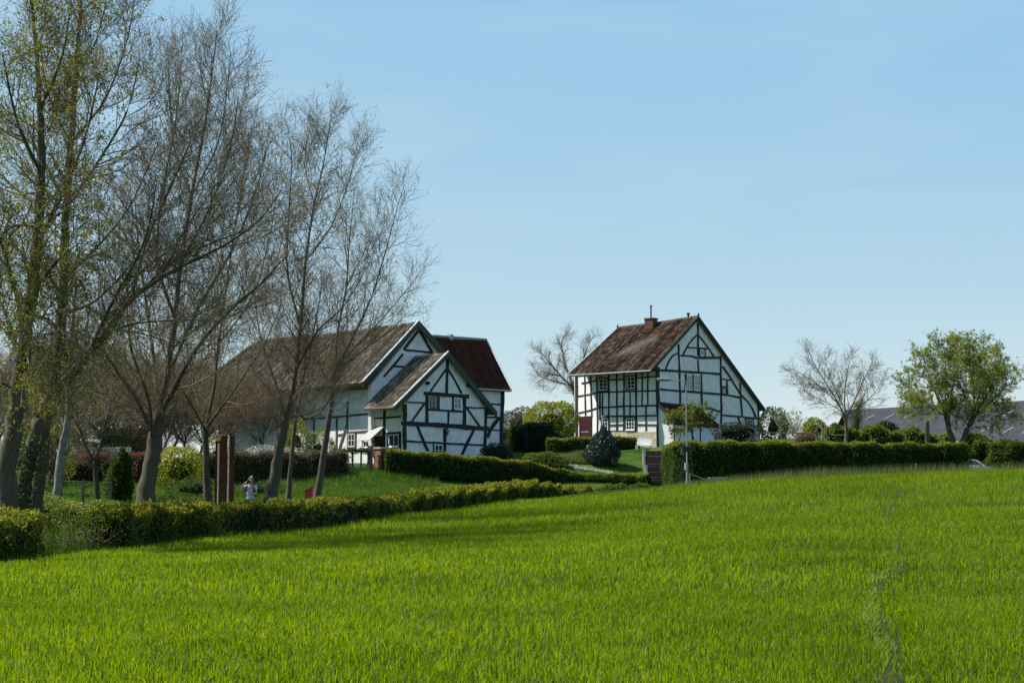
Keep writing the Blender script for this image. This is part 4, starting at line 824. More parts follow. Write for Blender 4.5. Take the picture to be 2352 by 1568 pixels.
# ================================================================= bushes
def G(px, Y): return on_ground(px, Y)
bush('clipped_bush', 'rounded yellow green bush on the lawn behind the stepped hedge', 'bush', G(1253, 104), (1.45, 1.3, (1074 - 1037) * 104 / F / 1.9), ML_lime and ML_hedgefront, 5200, .05, 51)
bush('holly_bush', 'dark glossy cone shaped holly on the garden lawn', 'bush', G(1384, 106), (1.35, 1.3, P(1384, 985, 106)[2] / 2 - gz(*G(1384, 106)[:2]) / 2), ML_holly, 8500, .065, 52, shape=lambda h: np.clip(1.25 - .95 * h, .25, 1.05), flatb=False)
bush('dark_bush', 'low dark bush at the corner of the red roofed wing', 'bush', G(1140, 107), (1.2, 1.0, .75), ML_dark, 2600, .06, 53)
bush('blossom_bush', 'pale blossoming bush behind the brown beech hedge', 'bush', G(632, 95), (2.4, 1.4, .95), leaf_mat('pale_blossom', [(.12, .14, .05), (.3, .3, .22), (.42, .42, .34)], .4, .6, .9), 4200, .06, 54)
bush('spring_bush', 'bright yellow green bush between the two houses', 'bush', G(1266, 128), (2.1, 1.5, 1.95), ML_lime, 9000, .085, 55, core=.5)
bush('spring_bush', 'pinkish green loose bush beside the left corner of the bent wall house', 'bush', G(1312, 146), (1.3, 1.3, 1.8), ML_spring, 2600, .10, 56, core=0)
bush('spring_bush', 'dull olive bush behind the sunlit hedge near the red roofed wing', 'bush', G(1196, 138), (1.9, 1.6, 1.55), leaf_mat('olive_leaf', [(.03, .04, .02), (.06, .07, .035), (.10, .10, .05)], .4, .6, .9), 4200, .09, 57, core=.55)
bush('round_topiary', 'dark round clipped evergreen on a short stem near the barn roof', 'bush', G(2029, 119) + [0, 0, .45], (1.15, 1.1, .72), ML_dark, 4600, .05, 58, core=.85, flatb=True)
bush('spring_bush', 'small yellow bush in the garden left of the bare tree', 'bush', G(1868, 121), (1.0, .9, .95), ML_lime, 2200, .08, 59, core=.5)
bush('spring_bush', 'grey green bush next to the right end of the chimneyed house', 'bush', G(1772, 134), (1.25, 1.1, 1.75), ML_spring, 2800, .09, 60, core=.35)
bush('grey_shrub', 'silvery grey low shrub peeping over the long dark hedge', 'bush', G(1764, 103), (1.15, .8, .62), leaf_mat('silver_leaf', [(.06, .08, .05), (.16, .18, .14), (.30, .32, .28)], .25, .5, 1.5), 2600, .05, 61)
bush('garden_shrub', 'dark shrub cluster in front of the low end of the gable', 'bush', G(1690, 112), (1.7, .9, .75), ML_dark, 2600, .06, 62)
bush('garden_shrub', 'reddish shrub cluster beside the grey garden rail', 'bush', G(1848, 108), (.9, .8, .55), ML_russet, 1500, .05, 63)
bush('conifer_column', 'dark green upright conifer left of the thickest tree trunk', 'bush', G(283, 66), (.62, .6, (1160 - 1046) * 66 / F / 2 + .1), ML_hedge, 6500, .045, 64, flatb=False, core=.85, shape=lambda h: np.clip(1.15 - .5 * h, .4, 1.1))
bush('spring_bush', 'fresh green shrub at the foot of the leaning ivy trunk', 'bush', G(105, 47), (.75, .7, .62), ML_spring, 2600, .045, 65, core=.4)
bush('spring_bush', 'small fresh green shrub below the pale trunk at left', 'bush', G(165, 52), (.7, .6, .42), ML_spring, 1500, .045, 66, core=.4)
bush('spring_bush', 'golden green shrub between the thick trunk and the rusty sign', 'bush', G(415, 84), (1.5, 1.2, 1.25), ML_lime, 4600, .065, 67, core=.5)
bush('spring_bush', 'yellow green climbing shrub against the farmhouse wall behind trunks', 'bush', G(680, 97), (.95, .8, 1.7), ML_lime, 3600, .06, 68, core=.5)
bush('spring_bush', 'leafy green shrub at the left end of the long farmhouse wall', 'bush', G(735, 97.5), (1.0, .8, 1.35), ML_spring, 2800, .06, 69, core=.4)
bush('spring_bush', 'ochre flowering shrub just left of the rusty sign', 'bush', G(500, 92), (.8, .7, 1.35), ML_yellow, 2200, .06, 70, core=.4)
bush('spring_bush', 'green shrub mass at the left edge behind the leaning trunks', 'bush', G(90, 84), (2.3, 1.8, 1.6), ML_spring, 5200, .07, 71, core=.5)
bush('spring_bush', 'dim green shrub behind the left beech hedge', 'bush', G(215, 96), (3.2, 1.6, 1.4), ML_ivy, 5200, .075, 72, core=.6)
bush('spring_bush', 'low spring green bush in front of the barn roof beyond the garden', 'bush', G(2255, 116), (1.5, 1.0, .62), ML_lime, 2400, .08, 73, core=.5)

for (px, Y, rx, rz, m_, lab) in ((330, 53, .8, .35, ML_ivy, 'low dark undergrowth just behind the field hedge at the thick trunk'), (420, 60, 1.2, .40, ML_hedge, 'low green undergrowth between the thick trunk and the slim bare tree'), (60, 58, 1.3, .65, ML_ivy, 'dark undergrowth behind the two trunks at the left edge'), (250, 57, .9, .32, ML_spring, 'sprawling light green undergrowth in front of the conifer'), (600, 80, 1.5, .40, ML_ivy, 'dark green undergrowth on the bank behind the person'), (455, 78, 1.6, .5, ML_hedge, 'dark green undergrowth on the bank left of the rusty sign')):
    bush('low_shrub', lab, 'bush', G(px, Y), (rx, rx * .6, rz), m_, 1700, .05, 80 + px % 17, core=.55, stems=5)

# ================================================================= trees
TB = 'bare trees along the footpath'
tree('maple_tree', 'big tree with yellow green young leaves at the left picture edge', 'tree', [
    LB(40, [(4, 1200), (22, 1050), (42, 900), (62, 740), (85, 560), (95, 400), (92, 250), (82, 100), (60, -90)], [.36, .32, .29, .24, .18, .14, .10, .07, .04]),
    LB(40, [(60, 760), (22, 620, -1), (-30, 460, -2)], (.12, .03)), LB(40, [(48, 840), (8, 710, 1.2), (-40, 600, 2)], (.11, .03)), LB(40, [(85, 560), (150, 430, 1), (200, 300, 2), (228, 170, 2.5)], (.11, .025)),
    LB(40, [(95, 400), (40, 280, -1.5), (5, 120, -2.5)], (.09, .025)), LB(40, [(70, 680), (130, 600, -2), (180, 560, -3)], (.09, .025)), LB(40, [(90, 470), (20, 420, 1.5), (-40, 350, 2)], (.08, .025)),
    LB(40, [(66, 720), (120, 740, -1.5), (170, 800, -2.6), (190, 880, -3)], (.07, .02)), LB(40, [(50, 830), (95, 800, -1.6), (130, 850, -2.4), (150, 920, -2.6)], (.06, .02)), LB(40, [(92, 250), (140, 140, -1), (160, 30, -1.5)], (.07, .02)),
    LB(40, [(40, 905), (0, 880, -1.2), (-40, 930, -1.8)], (.06, .02)), LB(40, [(88, 520), (30, 520, -2), (-10, 560, -3)], (.07, .02))],
    TB, 13, 7, 5, (1.0, 2.2), (.5, 1.1), (.25, .55), .04, M_bark, M_twig, ML_yellow, 46000, .034, seed=101, f0=.28, r1=.026)
tree('leaning_tree', 'dark trunk leaning right with ivy near its foot', 'tree', [
    LB(42, [(38, 1195), (64, 1065), (98, 938), (162, 864), (238, 772), (300, 690), (368, 640), (440, 600)], [.28, .23, .205, .175, .14, .10, .07, .045]),
    LB(42, [(238, 772), (300, 745, -.5), (420, 735, -1.2), (520, 738, -2)], (.05, .012)), LB(42, [(300, 690), (400, 600, .6), (520, 545, 1), (630, 505, 1.6)], (.065, .014)), LB(42, [(440, 600), (520, 560, -.6), (600, 500, -1.4), (650, 430, -2)], (.06, .015)),
    LB(42, [(300, 690), (335, 560, 1), (392, 430, 1.4), (440, 320, 2)], (.09, .02)), LB(42, [(200, 820), (260, 690, -1.5), (330, 560, -2.4), (360, 420, -3)], (.08, .02)), LB(42, [(368, 640), (430, 520, .4), (500, 420, .8)], (.06, .015)), LB(42, [(255, 755), (340, 770, 1), (420, 800, 1.6)], (.04, .012))],
    TB, 12, 9, 6, (1.0, 2.2), (.5, 1.2), (.25, .6), 0.09, M_bark, M_twig, ML_yellow, 2400, .035, seed=102, f0=.5, r1=.024, ivy=(0, .2, 2.6, .16))
tree('tall_tree', 'tall dark straight tree rising out of the top left of the picture', 'tree', [
    LB(45, [(78, 1185), (112, 940), (135, 800), (146, 640), (152, 480), (162, 330), (174, 180), (184, 40), (190, -110)], [.24, .21, .20, .18, .16, .13, .10, .07, .04]),
    LB(45, [(146, 640), (230, 560, 1), (300, 470, 1.4), (362, 330, 2)], (.08, .02)), LB(45, [(152, 480), (220, 380, -1), (290, 260, -1.6), (322, 130, -2)], (.08, .02)), LB(45, [(162, 330), (112, 220, -1), (90, 90, -1.6)], (.07, .02)),
    LB(45, [(162, 330), (240, 230, 1), (290, 100, 1.5), (312, -20, 2)], (.07, .02)), LB(45, [(174, 180), (222, 90, -.7), (252, -40, -1)], (.05, .015)), LB(45, [(152, 480), (90, 420, 1), (40, 330, 2)], (.06, .015)), LB(45, [(140, 720), (220, 690, -1.4), (310, 600, -2.4), (380, 540, -3)], (.07, .02)), LB(45, [(182, 60), (150, -40, 1), (140, -120, 1.4)], (.05, .02))],
    TB, 12, 9, 6, (1.1, 2.4), (.55, 1.3), (.25, .65), .09, M_barkdark, M_twig, ML_yellow, 2600, .045, seed=103, f0=.3, r1=.024)
tree('pale_tree', 'slender tree with pale grey bark behind the leaning trunk', 'tree', [
    LB(55, [(126, 1158), (141, 1040), (155, 960), (158, 860), (166, 760), (175, 650)], [.20, .17, .15, .11, .07, .04]), LB(55, [(150, 985), (122, 905, .6), (106, 830, 1)], (.06, .02)), LB(55, [(156, 930), (200, 880, -.8), (244, 825, -1.4), (280, 740, -2)], (.06, .02)), LB(55, [(158, 860), (138, 740, .8), (126, 630, 1.2)], (.05, .015)), LB(55, [(153, 975), (215, 945, 1), (290, 925, 1.8)], (.04, .012))],
    TB, 14, 8, 6, (1.0, 2.2), (.5, 1.2), (.25, .6), .07, M_barkpale, M_twig, seed=104, f0=.4, r1=.02)
tree('small_tree', 'small dark tree forking low into two stems in front of the russet hedge', 'tree', [
    LB(60, [(223, 1165), (221, 1100), (218, 1058)], [.16, .13, .12]), LB(60, [(218, 1060), (196, 1022), (180, 970), (170, 890), (160, 820)], (.09, .02)), LB(60, [(218, 1060), (232, 1020), (238, 985), (252, 935), (264, 870)], (.09, .02)), LB(60, [(192, 1010), (206, 950, 1), (212, 870, 1.4)], (.05, .015)), LB(60, [(236, 990), (280, 960, -1), (330, 940, -1.8)], (.05, .015)), LB(60, [(186, 990), (160, 950, -1), (130, 930, -1.6)], (.045, .015))],
    TB, 12, 7, 5, (.9, 1.8), (.5, 1.0), (.25, .5), .06, M_barkdark, M_twig, seed=105, f0=.7, r1=.02)
tree('big_bare_tree', 'big bare tree with thick grey trunk splitting into many upright limbs', 'tree', [
    LB(50, [(330, 1180), (344, 1085), (357, 1005), (366, 950)], [.40, .335, .30, .27]),
    LB(50, [(356, 1005), (320, 930, -.6), (280, 870, -1.2), (240, 810, -1.8), (200, 765, -2.4)], (.12, .03)), LB(50, [(362, 960), (356, 860, 1), (342, 740, 1.6), (322, 600, 2.2), (310, 460, 2.6)], (.12, .025)),
    LB(50, [(366, 955), (385, 860), (402, 730), (416, 600), (440, 450), (468, 300), (488, 160), (498, 70)], [.19, .16, .135, .11, .085, .06, .035, .02]), LB(50, [(366, 955), (412, 870, -1), (452, 800, -1.6), (520, 720, -2.2), (600, 650, -2.8), (655, 590, -3)], (.15, .025)),
    LB(50, [(385, 860), (460, 700, 1), (540, 560, 1.6), (590, 430, 2), (612, 340, 2.4)], (.11, .02)), LB(50, [(402, 730), (362, 600, -1), (372, 450, -1.6), (400, 300, -2), (416, 170, -2)], (.09, .02)), LB(50, [(416, 600), (480, 480, -1), (528, 340, -1.6), (548, 220, -2)], (.08, .018)),
    LB(50, [(350, 1015), (342, 920, -1.5), (302, 800, -2.4), (290, 680, -3)], (.09, .02)), LB(50, [(440, 450), (400, 340, 1), (390, 220, 1.6), (385, 110, 2)], (.06, .015)), LB(50, [(395, 800), (470, 740, 2), (550, 690, 3), (620, 650, 3.6)], (.07, .018)), LB(50, [(440, 450), (500, 330, 1.2), (522, 200, 1.8), (530, 120, 2)], (.05, .015))],
    TB, 11, 9, 7, (1.2, 2.6), (.6, 1.4), (.3, .7), .12, M_bark, M_twig, ML_bud, 16000, .024, seed=106, f0=.85, r1=.024)
tree('slim_bare_tree', 'slim bare tree immediately left of the rusty sign', 'tree', [
    LB(62, [(476, 1162), (473, 1050), (471, 985)], [.21, .17, .15]), LB(62, [(471, 985), (450, 900, 1), (430, 800, 1.6), (422, 700, 2), (430, 580, 2.4)], (.08, .02)), LB(62, [(471, 985), (490, 900), (502, 790), (520, 660), (540, 520), (560, 400), (578, 300)], (.11, .018)), LB(62, [(471, 985), (520, 920, -1), (562, 860, -1.6), (612, 780, -2), (645, 700, -2.4)], (.08, .02)),
    LB(62, [(502, 790), (580, 680, 1), (620, 540, 1.6), (640, 420, 2)], (.06, .015)), LB(62, [(471, 985), (440, 930, -1.4), (400, 860, -2.4), (380, 780, -3)], (.07, .02)), LB(62, [(520, 660), (490, 540, -1), (500, 420, -1.4), (520, 320, -2)], (.05, .014))],
    TB, 12, 9, 6, (1.2, 2.6), (.6, 1.4), (.3, .7), .11, M_bark, M_twigred, ML_bud, 10000, .026, seed=107, f0=.8, r1=.022)
tree('bare_tree', 'tall bare tree with a dark straight trunk just right of the person', 'tree', [
    LB(62, [(622, 1160), (639, 1045), (655, 965)], [.33, .275, .24]), LB(62, [(655, 968), (675, 880), (690, 750), (702, 600), (722, 470), (746, 360), (760, 262)], [.17, .14, .115, .085, .06, .035, .018]), LB(62, [(653, 968), (640, 900, 1), (612, 820, 1.6), (592, 740, 2.2), (585, 640, 2.6)], (.10, .02)),
    LB(62, [(690, 750), (660, 620, -1), (664, 480, -1.6), (670, 370, -2), (660, 285, -2)], (.07, .016)), LB(62, [(680, 850), (730, 760, -1.2), (792, 700, -2), (850, 600, -2.6)], (.075, .016)), LB(62, [(702, 600), (760, 520, 1), (800, 420, 1.6), (822, 325, 2)], (.06, .015)), LB(62, [(660, 945), (712, 958, -1), (746, 935, -1.4), (772, 880, -1.8), (806, 820, -2)], (.065, .016)), LB(62, [(660, 952), (702, 850, 1.4), (724, 740, 2), (742, 640, 2.6)], (.08, .018)), LB(62, [(722, 470), (700, 380, 1), (712, 290, 1.4)], (.04, .012))],
    TB, 14, 8, 6, (1.1, 2.3), (.55, 1.25), (.28, .65), .11, M_bark, M_twig, ML_yellow, 6000, .032, lambda t, g_: t[:, 2] > P(0, 640, 62)[2], seed=108, f0=.85, r1=.022)
tree('bare_tree', 'bare tree with a leaning slim trunk by the red bin', 'tree', [
    LB(66, [(726, 1158), (744, 1035), (761, 925), (770, 850)], [.215, .175, .145, .12]), LB(66, [(770, 852), (776, 760), (795, 660), (802, 560), (812, 460)], (.09, .018)), LB(66, [(770, 852), (802, 790, -1), (850, 690, -1.6), (882, 590, -2), (906, 500, -2.2), (928, 425, -2.4)], (.09, .012)), LB(66, [(772, 845), (812, 800, 1), (870, 740, 1.6), (922, 680, 2), (968, 622, 2.4)], (.075, .012)),
    LB(66, [(762, 920), (732, 820, 1), (702, 720, 1.6), (690, 640, 2)], (.06, .015)), LB(66, [(772, 850), (840, 800, -1.6), (900, 755, -2.4), (940, 715, -3)], (.055, .012)), LB(66, [(795, 660), (840, 570, 1), (870, 480, 1.6)], (.045, .012))],
    TB, 13, 7, 5, (1.1, 2.2), (.55, 1.2), (.28, .6), .10, M_bark, M_twig, ML_bud, 9000, .026, seed=109, f0=.75, r1=.02)
tree('young_tree', 'thin young trunk between the two bare trees by the person', 'tree', [
    LB(69, [(661, 1158), (671, 1040), (680, 960), (698, 860), (706, 760)], [.15, .12, .10, .07, .04]), LB(69, [(680, 960), (720, 900, 1), (760, 820, 1.6)], (.05, .015)), LB(69, [(690, 900), (660, 820, -1), (640, 740, -1.4)], (.05, .015))],
    TB, 13, 7, 5, (1.0, 2.0), (.5, 1.1), (.25, .6), .09, M_bark, M_twigred, seed=110, f0=.55, r1=.02)
# thicket behind the footpath trees: three kinds, the rest copied
gg = np.random.default_rng(21); protos = []
for k, (H, S_, n) in enumerate(((10.2, 4.6, 7), (8.2, 4.0, 8), (11.2, 5.0, 7))):
    b = [0, 0, 0]; t = tree('thicket_tree', 'x', 'tree', auto_limbs(b, H, S_, n, .17, gg, .2), 'bare trees in the thicket', 13, 9, 7, (1.2, 2.6), (.6, 1.4), (.3, .8), .08, M_bark, (M_twigred, M_twig, M_twig)[k], (ML_bud, ML_spring, ML_bud)[k], (3000, 2600, 2500)[k], .04, seed=120 + k, f0=.5, r1=.022, sides=6, rt=1.25); protos.append(t)
TH = [(250, 96, 0, .95, 'spreading bare tree in the thicket above the left beech hedge'), (330, 104, 1, 1.0, 'bare tree in the thicket directly behind the thick grey trunk'), (60, 92, 2, .9, 'bare thicket tree behind the trunks at the left picture edge'), (165, 108, 1, 1.15, 'bare thicket tree over the grey shed roof'), (430, 99, 2, .82, 'reddish brown bare tree in the thicket behind the golden shrub'),
      (520, 106, 0, .80, 'reddish bare thicket tree behind the rusty sign'), (590, 112, 1, .80, 'bare thicket tree at the left end of the farmhouse roof'), (10, 116, 0, 1.1, 'bare thicket tree far left behind the pale slender trunk'), (390, 118, 2, .9, 'bare thicket tree deepest behind the big bare tree'), (110, 74, 1, .7, 'low bare tree between the leaning trunk and the lawn'),
      (205, 100, 2, .8, 'bare thicket tree above the pale tiled wall coping'), (300, 112, 0, .85, 'bare thicket tree rising behind the dark garden shed'), (370, 101, 1, .75, 'low wide bare thicket tree left of the golden shrub'), (460, 112, 1, .95, 'bare thicket tree left behind the slim bare tree'), (545, 120, 2, .7, 'bare thicket tree between the rusty sign and the outbuilding'), (-30, 98, 0, 1.0, 'bare thicket tree cut off by the left picture edge'), (140, 122, 2, 1.0, 'bare thicket tree in the back row above the dim green shrub'), (640, 118, 0, .62, 'low bare thicket tree behind the pale blossoming bush')]
for i, (px, Y, k, sc_, lab) in enumerate(TH):
    first = not any(p is protos[k] for p in [x[0] for x in globals().setdefault('_used', [])])
    t = protos[k] if first else copy_tree(protos[k]); _used.append((protos[k],)); t['label'] = lab
    q = G(px, Y); t.location = q.tolist(); t.rotation_euler = (0, 0, i * 1.9); t.scale = (sc_, sc_, sc_)
tree('ash_tree', 'bare spreading tree rising behind the left corner of the bent wall house', 'tree', [
    LB(165, [(1330, 1000), (1325, 930), (1318, 890)], [.32, .28, .25]), LB(165, [(1318, 892), (1290, 865, -1), (1260, 830, -1.5), (1235, 800, -2)], (.16, .03)), LB(165, [(1318, 892), (1300, 840, 1), (1290, 790, 1.5), (1300, 765, 2)], (.16, .03)), LB(165, [(1318, 892), (1335, 840), (1350, 795), (1365, 770)], (.16, .03)), LB(165, [(1310, 885), (1270, 875, 1.5), (1240, 862, 2), (1225, 845, 2.5)], (.12, .03)), LB(165, [(1320, 880), (1360, 830, -1), (1390, 800, -2)], (.14, .03)), LB(165, [(1290, 865), (1262, 860, -2), (1232, 880, -2.5)], (.08, .025))],
    None, 13, 8, 5, (.9, 1.9), (.6, 1.3), (.35, .8), .08, M_bark, M_twig, ML_bud, 900, .06, seed=111, f0=.8, r1=.035, rt=1.5)
tree('fruit_tree', 'bare greyish garden tree with an upright vase crown right of the house', 'tree', [
    LB(109, [(1943, 1022), (1944, 985), (1942, 960)], [.17, .15, .14]), LB(109, [(1942, 962), (1925, 925, -.6), (1900, 885, -1), (1870, 835, -1.5), (1856, 800, -1.8)], (.09, .02)), LB(109, [(1942, 962), (1940, 910, .6), (1945, 860, 1), (1955, 815, 1.4)], (.09, .02)), LB(109, [(1944, 962), (1965, 915, -.4), (1985, 870, -.8), (2005, 830, -1)], (.09, .02)), LB(109, [(1942, 950), (1910, 930, 1), (1860, 905, 1.6), (1822, 880, 2)], (.06, .015)), LB(109, [(1944, 955), (1980, 930, 1), (2010, 900, 1.5), (2028, 870, 2)], (.06, .015)), LB(109, [(1935, 930), (1905, 860, .5), (1895, 820, .8)], (.05, .015)), LB(109, [(1925, 925), (1860, 870, -1.6), (1815, 845, -2)], (.05, .015))],
    None, 14, 8, 5, (.8, 1.6), (.45, .95), (.2, .5), .08, M_bark, M_twig, ML_yellow, 2600, .04, seed=112, f0=.85, r1=.024, rt=1.25)
tree('ivy_stump', 'leaning ivy covered stem behind the bare greyish garden tree', 'tree', [LB(116, [(1966, 992), (1968, 955), (1976, 925)], [.2, .18, .12]), LB(116, [(1972, 935), (1985, 905), (1992, 880)], (.08, .02))], None, 8, 6, 4, (.5, 1.0), (.3, .6), (.2, .4), .08, M_barkdark, M_twig, None, 0, seed=113, f0=.7, ivy=(0, -100, 100, .22))
tree('willow_tree', 'round light green tree with two leaning trunks by the long hedge end', 'tree', [
    LB(105, [(2192, 1026), (2180, 985), (2172, 950)], [.26, .22, .19]), LB(105, [(2208, 1026), (2222, 985), (2240, 950)], [.30, .26, .22]), LB(105, [(2172, 952), (2150, 905, -.5), (2132, 860, -1), (2120, 820, -1.4)], (.10, .02)), LB(105, [(2174, 952), (2170, 890, .6), (2172, 830, 1), (2165, 790, 1.2)], (.10, .02)), LB(105, [(2172, 955), (2130, 930, .8), (2100, 900, 1.2), (2086, 870, 1.6)], (.09, .02)), LB(105, [(2240, 952), (2235, 890, -.6), (2225, 835, -1), (2215, 795, -1.4)], (.10, .02)), LB(105, [(2240, 952), (2270, 900, .6), (2290, 850, 1), (2295, 815, 1.4)], (.10, .02)), LB(105, [(2242, 952), (2280, 920, -.8), (2305, 890, -1.2), (2318, 862, -1.6)], (.09, .02)), LB(105, [(2180, 982), (2186, 900, 1.6), (2200, 840, 2.2), (2195, 790, 2.6)], (.09, .02)), LB(105, [(2226, 980), (2250, 900, 2), (2262, 840, 2.6), (2255, 800, 3)], (.09, .02)), LB(105, [(2245, 945), (2290, 955, .6), (2315, 945, 1)], (.06, .02)), LB(105, [(2172, 950), (2120, 950, -.6), (2092, 930, -1)], (.06, .02))],
    None, 15, 9, 6, (1.0, 1.9), (.5, 1.0), (.2, .5), .07, M_barkdark, M_twig, ML_willow, 60000, .052, seed=114, f0=.9, r1=.024, leaf_spread=.09)
tree('magnolia_tree', 'low wide leafy bush tree beside the lamp post', 'tree', [
    LB(111, [(1592, 1014), (1590, 995), (1588, 985)], [.10, .09, .08]), LB(111, [(1588, 990), (1565, 965, -.4), (1545, 950, -.6)], (.05, .015)), LB(111, [(1588, 990), (1580, 955, .5), (1575, 940, .6)], (.05, .015)), LB(111, [(1590, 990), (1605, 960), (1620, 945)], (.05, .015)), LB(111, [(1588, 992), (1555, 985, .5), (1538, 975, .7)], (.04, .012)), LB(111, [(1590, 992), (1615, 975, -.4), (1632, 965, -.6)], (.04, .012)), LB(111, [(1590, 990), (1592, 955, -.6), (1596, 938, -.8)], (.04, .012))],
    None, 16, 7, 4, (.45, .9), (.25, .55), (.12, .3), .03, M_barkdark, M_twig, ML_spring, 4600, .075, seed=115, f0=.8, r1=.02, leaf_spread=.08)
for i, (px, Y, H, lab) in enumerate(((1165, 210, 6.5, 'small far bare tree beside the red roofed wing'), (1192, 225, 7.5, 'taller far bare tree above the olive bush'), (1800, 190, 6.0, 'small far tree low on the skyline right of the house'), (1832, 205, 5.2, 'lower far tree next to the skyline bush row'))):
    b = G(px, Y); tree('far_tree', lab, 'tree', auto_limbs(b, H, 2.4, 6, .14, gg, .3), 'small far trees on the skyline', 10, 6, 4, (1.0, 2.0), (.6, 1.2), (.3, .7), .08, M_bark, M_twig, ML_spring, (200, 300, 700, 600)[i], .1, seed=130 + i, f0=.5, r1=.04, sides=5, rt=2.0)

# ================================================================= garden steps, walls, fences
st = thing('garden_steps', G(1512, 100.6)); tag(st, 'dark brick garden steps climbing between the hedges to the house', 'steps')
a = np.array([XY(1511, 100.9), 100.9]); b = np.array([XY(1505, 108.2), 108.2]); za = P(1511, 1116, 100.9)[2]; zb = P(1505, 1036, 108.2)[2]; n = 13; dv = (b - a) / n; dn = dv / np.linalg.norm(dv); rz = math.atan2(dn[0], dn[1])
for i in range(n):
    c0 = a + dv * (i + .5); zt = za + (zb - za) * (i + 1) / n; mb = MB(); mb.box((c0[0], c0[1], zt - .55), (.66 + .10 * (i > 6), np.linalg.norm(dv) / 2 - .002, .55), -rz); mb.build('step', M_step, st)
    mb = MB(); f0 = a + dv * (i + .02); mb.box((f0[0], f0[1], zt + .006), (.655, .035, .012), -rz); mb.build('nosing', M_concrete if i in (1, 2, 4, 6, 7, 10) else M_step, st)
for s, hh in ((-1, .22), (1, .12)):
    mb = MB(); nn = np.array([dn[1], -dn[0]]) * s
    for i in range(n):
        c0 = a + dv * (i + .5) + nn * (.80 + (.12 if i > 6 else 0)); zt = za + (zb - za) * (i + .6) / n + hh; mb.box((c0[0], c0[1], zt - .5), (.085, np.linalg.norm(dv) / 2 + .001 * (i % 2), .5), -rz)
    mb.build('edging', M_concrete, st)
be = thing('garden_bench', G(1476, 114.5)); tag(be, 'white slatted garden bench at the top of the steps', 'bench'); q = WORLD[be.name]; bz = P(1476, 1024, 114.5)[2] - .40; br = R(-20)
def bl(x, y, z): return np.array([q[0] + x * math.cos(br) - y * math.sin(br), q[1] + x * math.sin(br) + y * math.cos(br), bz + z])
mb = MB()
for k in range(5): mb.box(bl(0, -.22 + .1 * k, .43), (.60, .042, .014), br)
mb.build('seat', M_white, be); mb = MB()
for k in range(5): mb.box(bl(0, .27 + .03 * k, .52 + .105 * k), (.60, .014, .045), br)
mb.build('backrest', M_white, be)
for x in (-.54, .54):
    for y in (-.2, .25):
        mb = MB(); mb.box(bl(x, y, .2), (.03, .03, .22), br); mb.build('leg', M_white, be)
    mb = MB(); mb.box(bl(x, .02, .64), (.03, .26, .018), br); mb.build('armrest', M_white, be)
# brick pillar and ivy fence in front of the farmhouse
bp = G(876, 97.5); mb = MB(); mb.box((bp[0], bp[1], bp[2] + .68), (.27, .27, .75), R(50)); o = mb.build('brick_pillar', M_brick); tag(o, 'reddish brick gate pillar in front of the farmhouse door', 'pillar')
mb = MB(); mb.box((bp[0], bp[1], bp[2] + 1.48), (.33, .33, .06), R(50)); mb.build('cap', M_concrete, o)
bp = G(853, 97.2); mb = MB(); mb.box((bp[0], bp[1], bp[2] + .75), (.11, .11, .8), R(50)); mb.box((bp[0], bp[1], bp[2] + 1.58), (.13, .13, .04), R(50)); o = mb.build('gate_post', M_wood); tag(o, 'grey wooden gate post left of the brick pillar', 'post')
fe = thing('garden_fence', G(820, 97.0)); tag(fe, 'open wooden rail fence overgrown with ivy before the white farmhouse wall', 'fence')
fx = [772, 792, 812, 832, 848]
for x in fx: p = G(x, 97 + (x - 848) * -.004); mb = MB(); mb.box((p[0], p[1], p[2] + .68), (.055, .055, .75)); mb.build('post', M_oldtimber, fe)
for h in (.25, 1.30):
    p = G(766, 97.3); p2 = G(850, 97); mb = MB(); mb.tube([p + [0, -.07, h], p2 + [0, -.07, h]], .045, 6); mb.build('rail', M_oldtimber if h > 1 else M_concrete, fe)
p = G(770, 97.2); p2 = G(850, 97); t = g.random(2600) ** .7; q = p + (p2 - p) * t[:, None]; hz = np.where(g.random(2600) < .45, 1.35 + g.normal(0, .09, 2600), 1.4 * g.random(2600)); keep = (hz > 1.1) | (t < .62) & (np.sin(t * 60) > -.2); q = (q + np.stack([g.normal(0, .03, 2600), g.normal(0, .1, 2600), hz], -1))[keep]
LV, LQ = leaf_quads(q, .05, g); link('ivy', mesh_np('ivy', LV, None, LQ), ML_ivy, fe)
# shed and wire fence at left, outbuilding beside the farmhouse
sh = thing('shed', G(287, 106)); tag(sh, 'small dark shed with a grey roof behind the left beech hedge', 'shed'); q = WORLD[sh.name]; zt = P(287, 980, 106)[2]; ze = P(287, 1003, 106)[2]
mb = MB(); mb.box((q[0], q[1] + 1.2, (q[2] + ze) / 2 - .1), (1.5, 1.2, (ze - q[2]) / 2 + .1)); mb.build('wall', M_oldtimber, sh)
pantile_roof('roof', M_tile2, sh, (q[0] - 1.9, q[1] + 1.2, zt), (q[0] - 1.9, q[1] - .3, ze), (q[0] + 1.9, q[1] - .3, ze), (q[0] + 1.9, q[1] + 1.2, zt)); pantile_roof('roof', M_tile2, sh, (q[0] - 1.9, q[1] + 1.2, zt), (q[0] - 1.9, q[1] + 2.7, ze), (q[0] + 1.9, q[1] + 2.7, ze), (q[0] + 1.9, q[1] + 1.2, zt))
wl = thing('garden_wall', G(236, 93)); tag(wl, 'low brick wall with a pale tiled coping behind the left beech hedge', 'wall'); q = WORLD[wl.name]; zt = P(236, 1034, 93)[2]
mb = MB(); mb.box((q[0], q[1], (q[2] + zt) / 2 - .1), (1.85, .16, (zt - q[2]) / 2 + .05)); mb.build('wall', M_brick, wl)
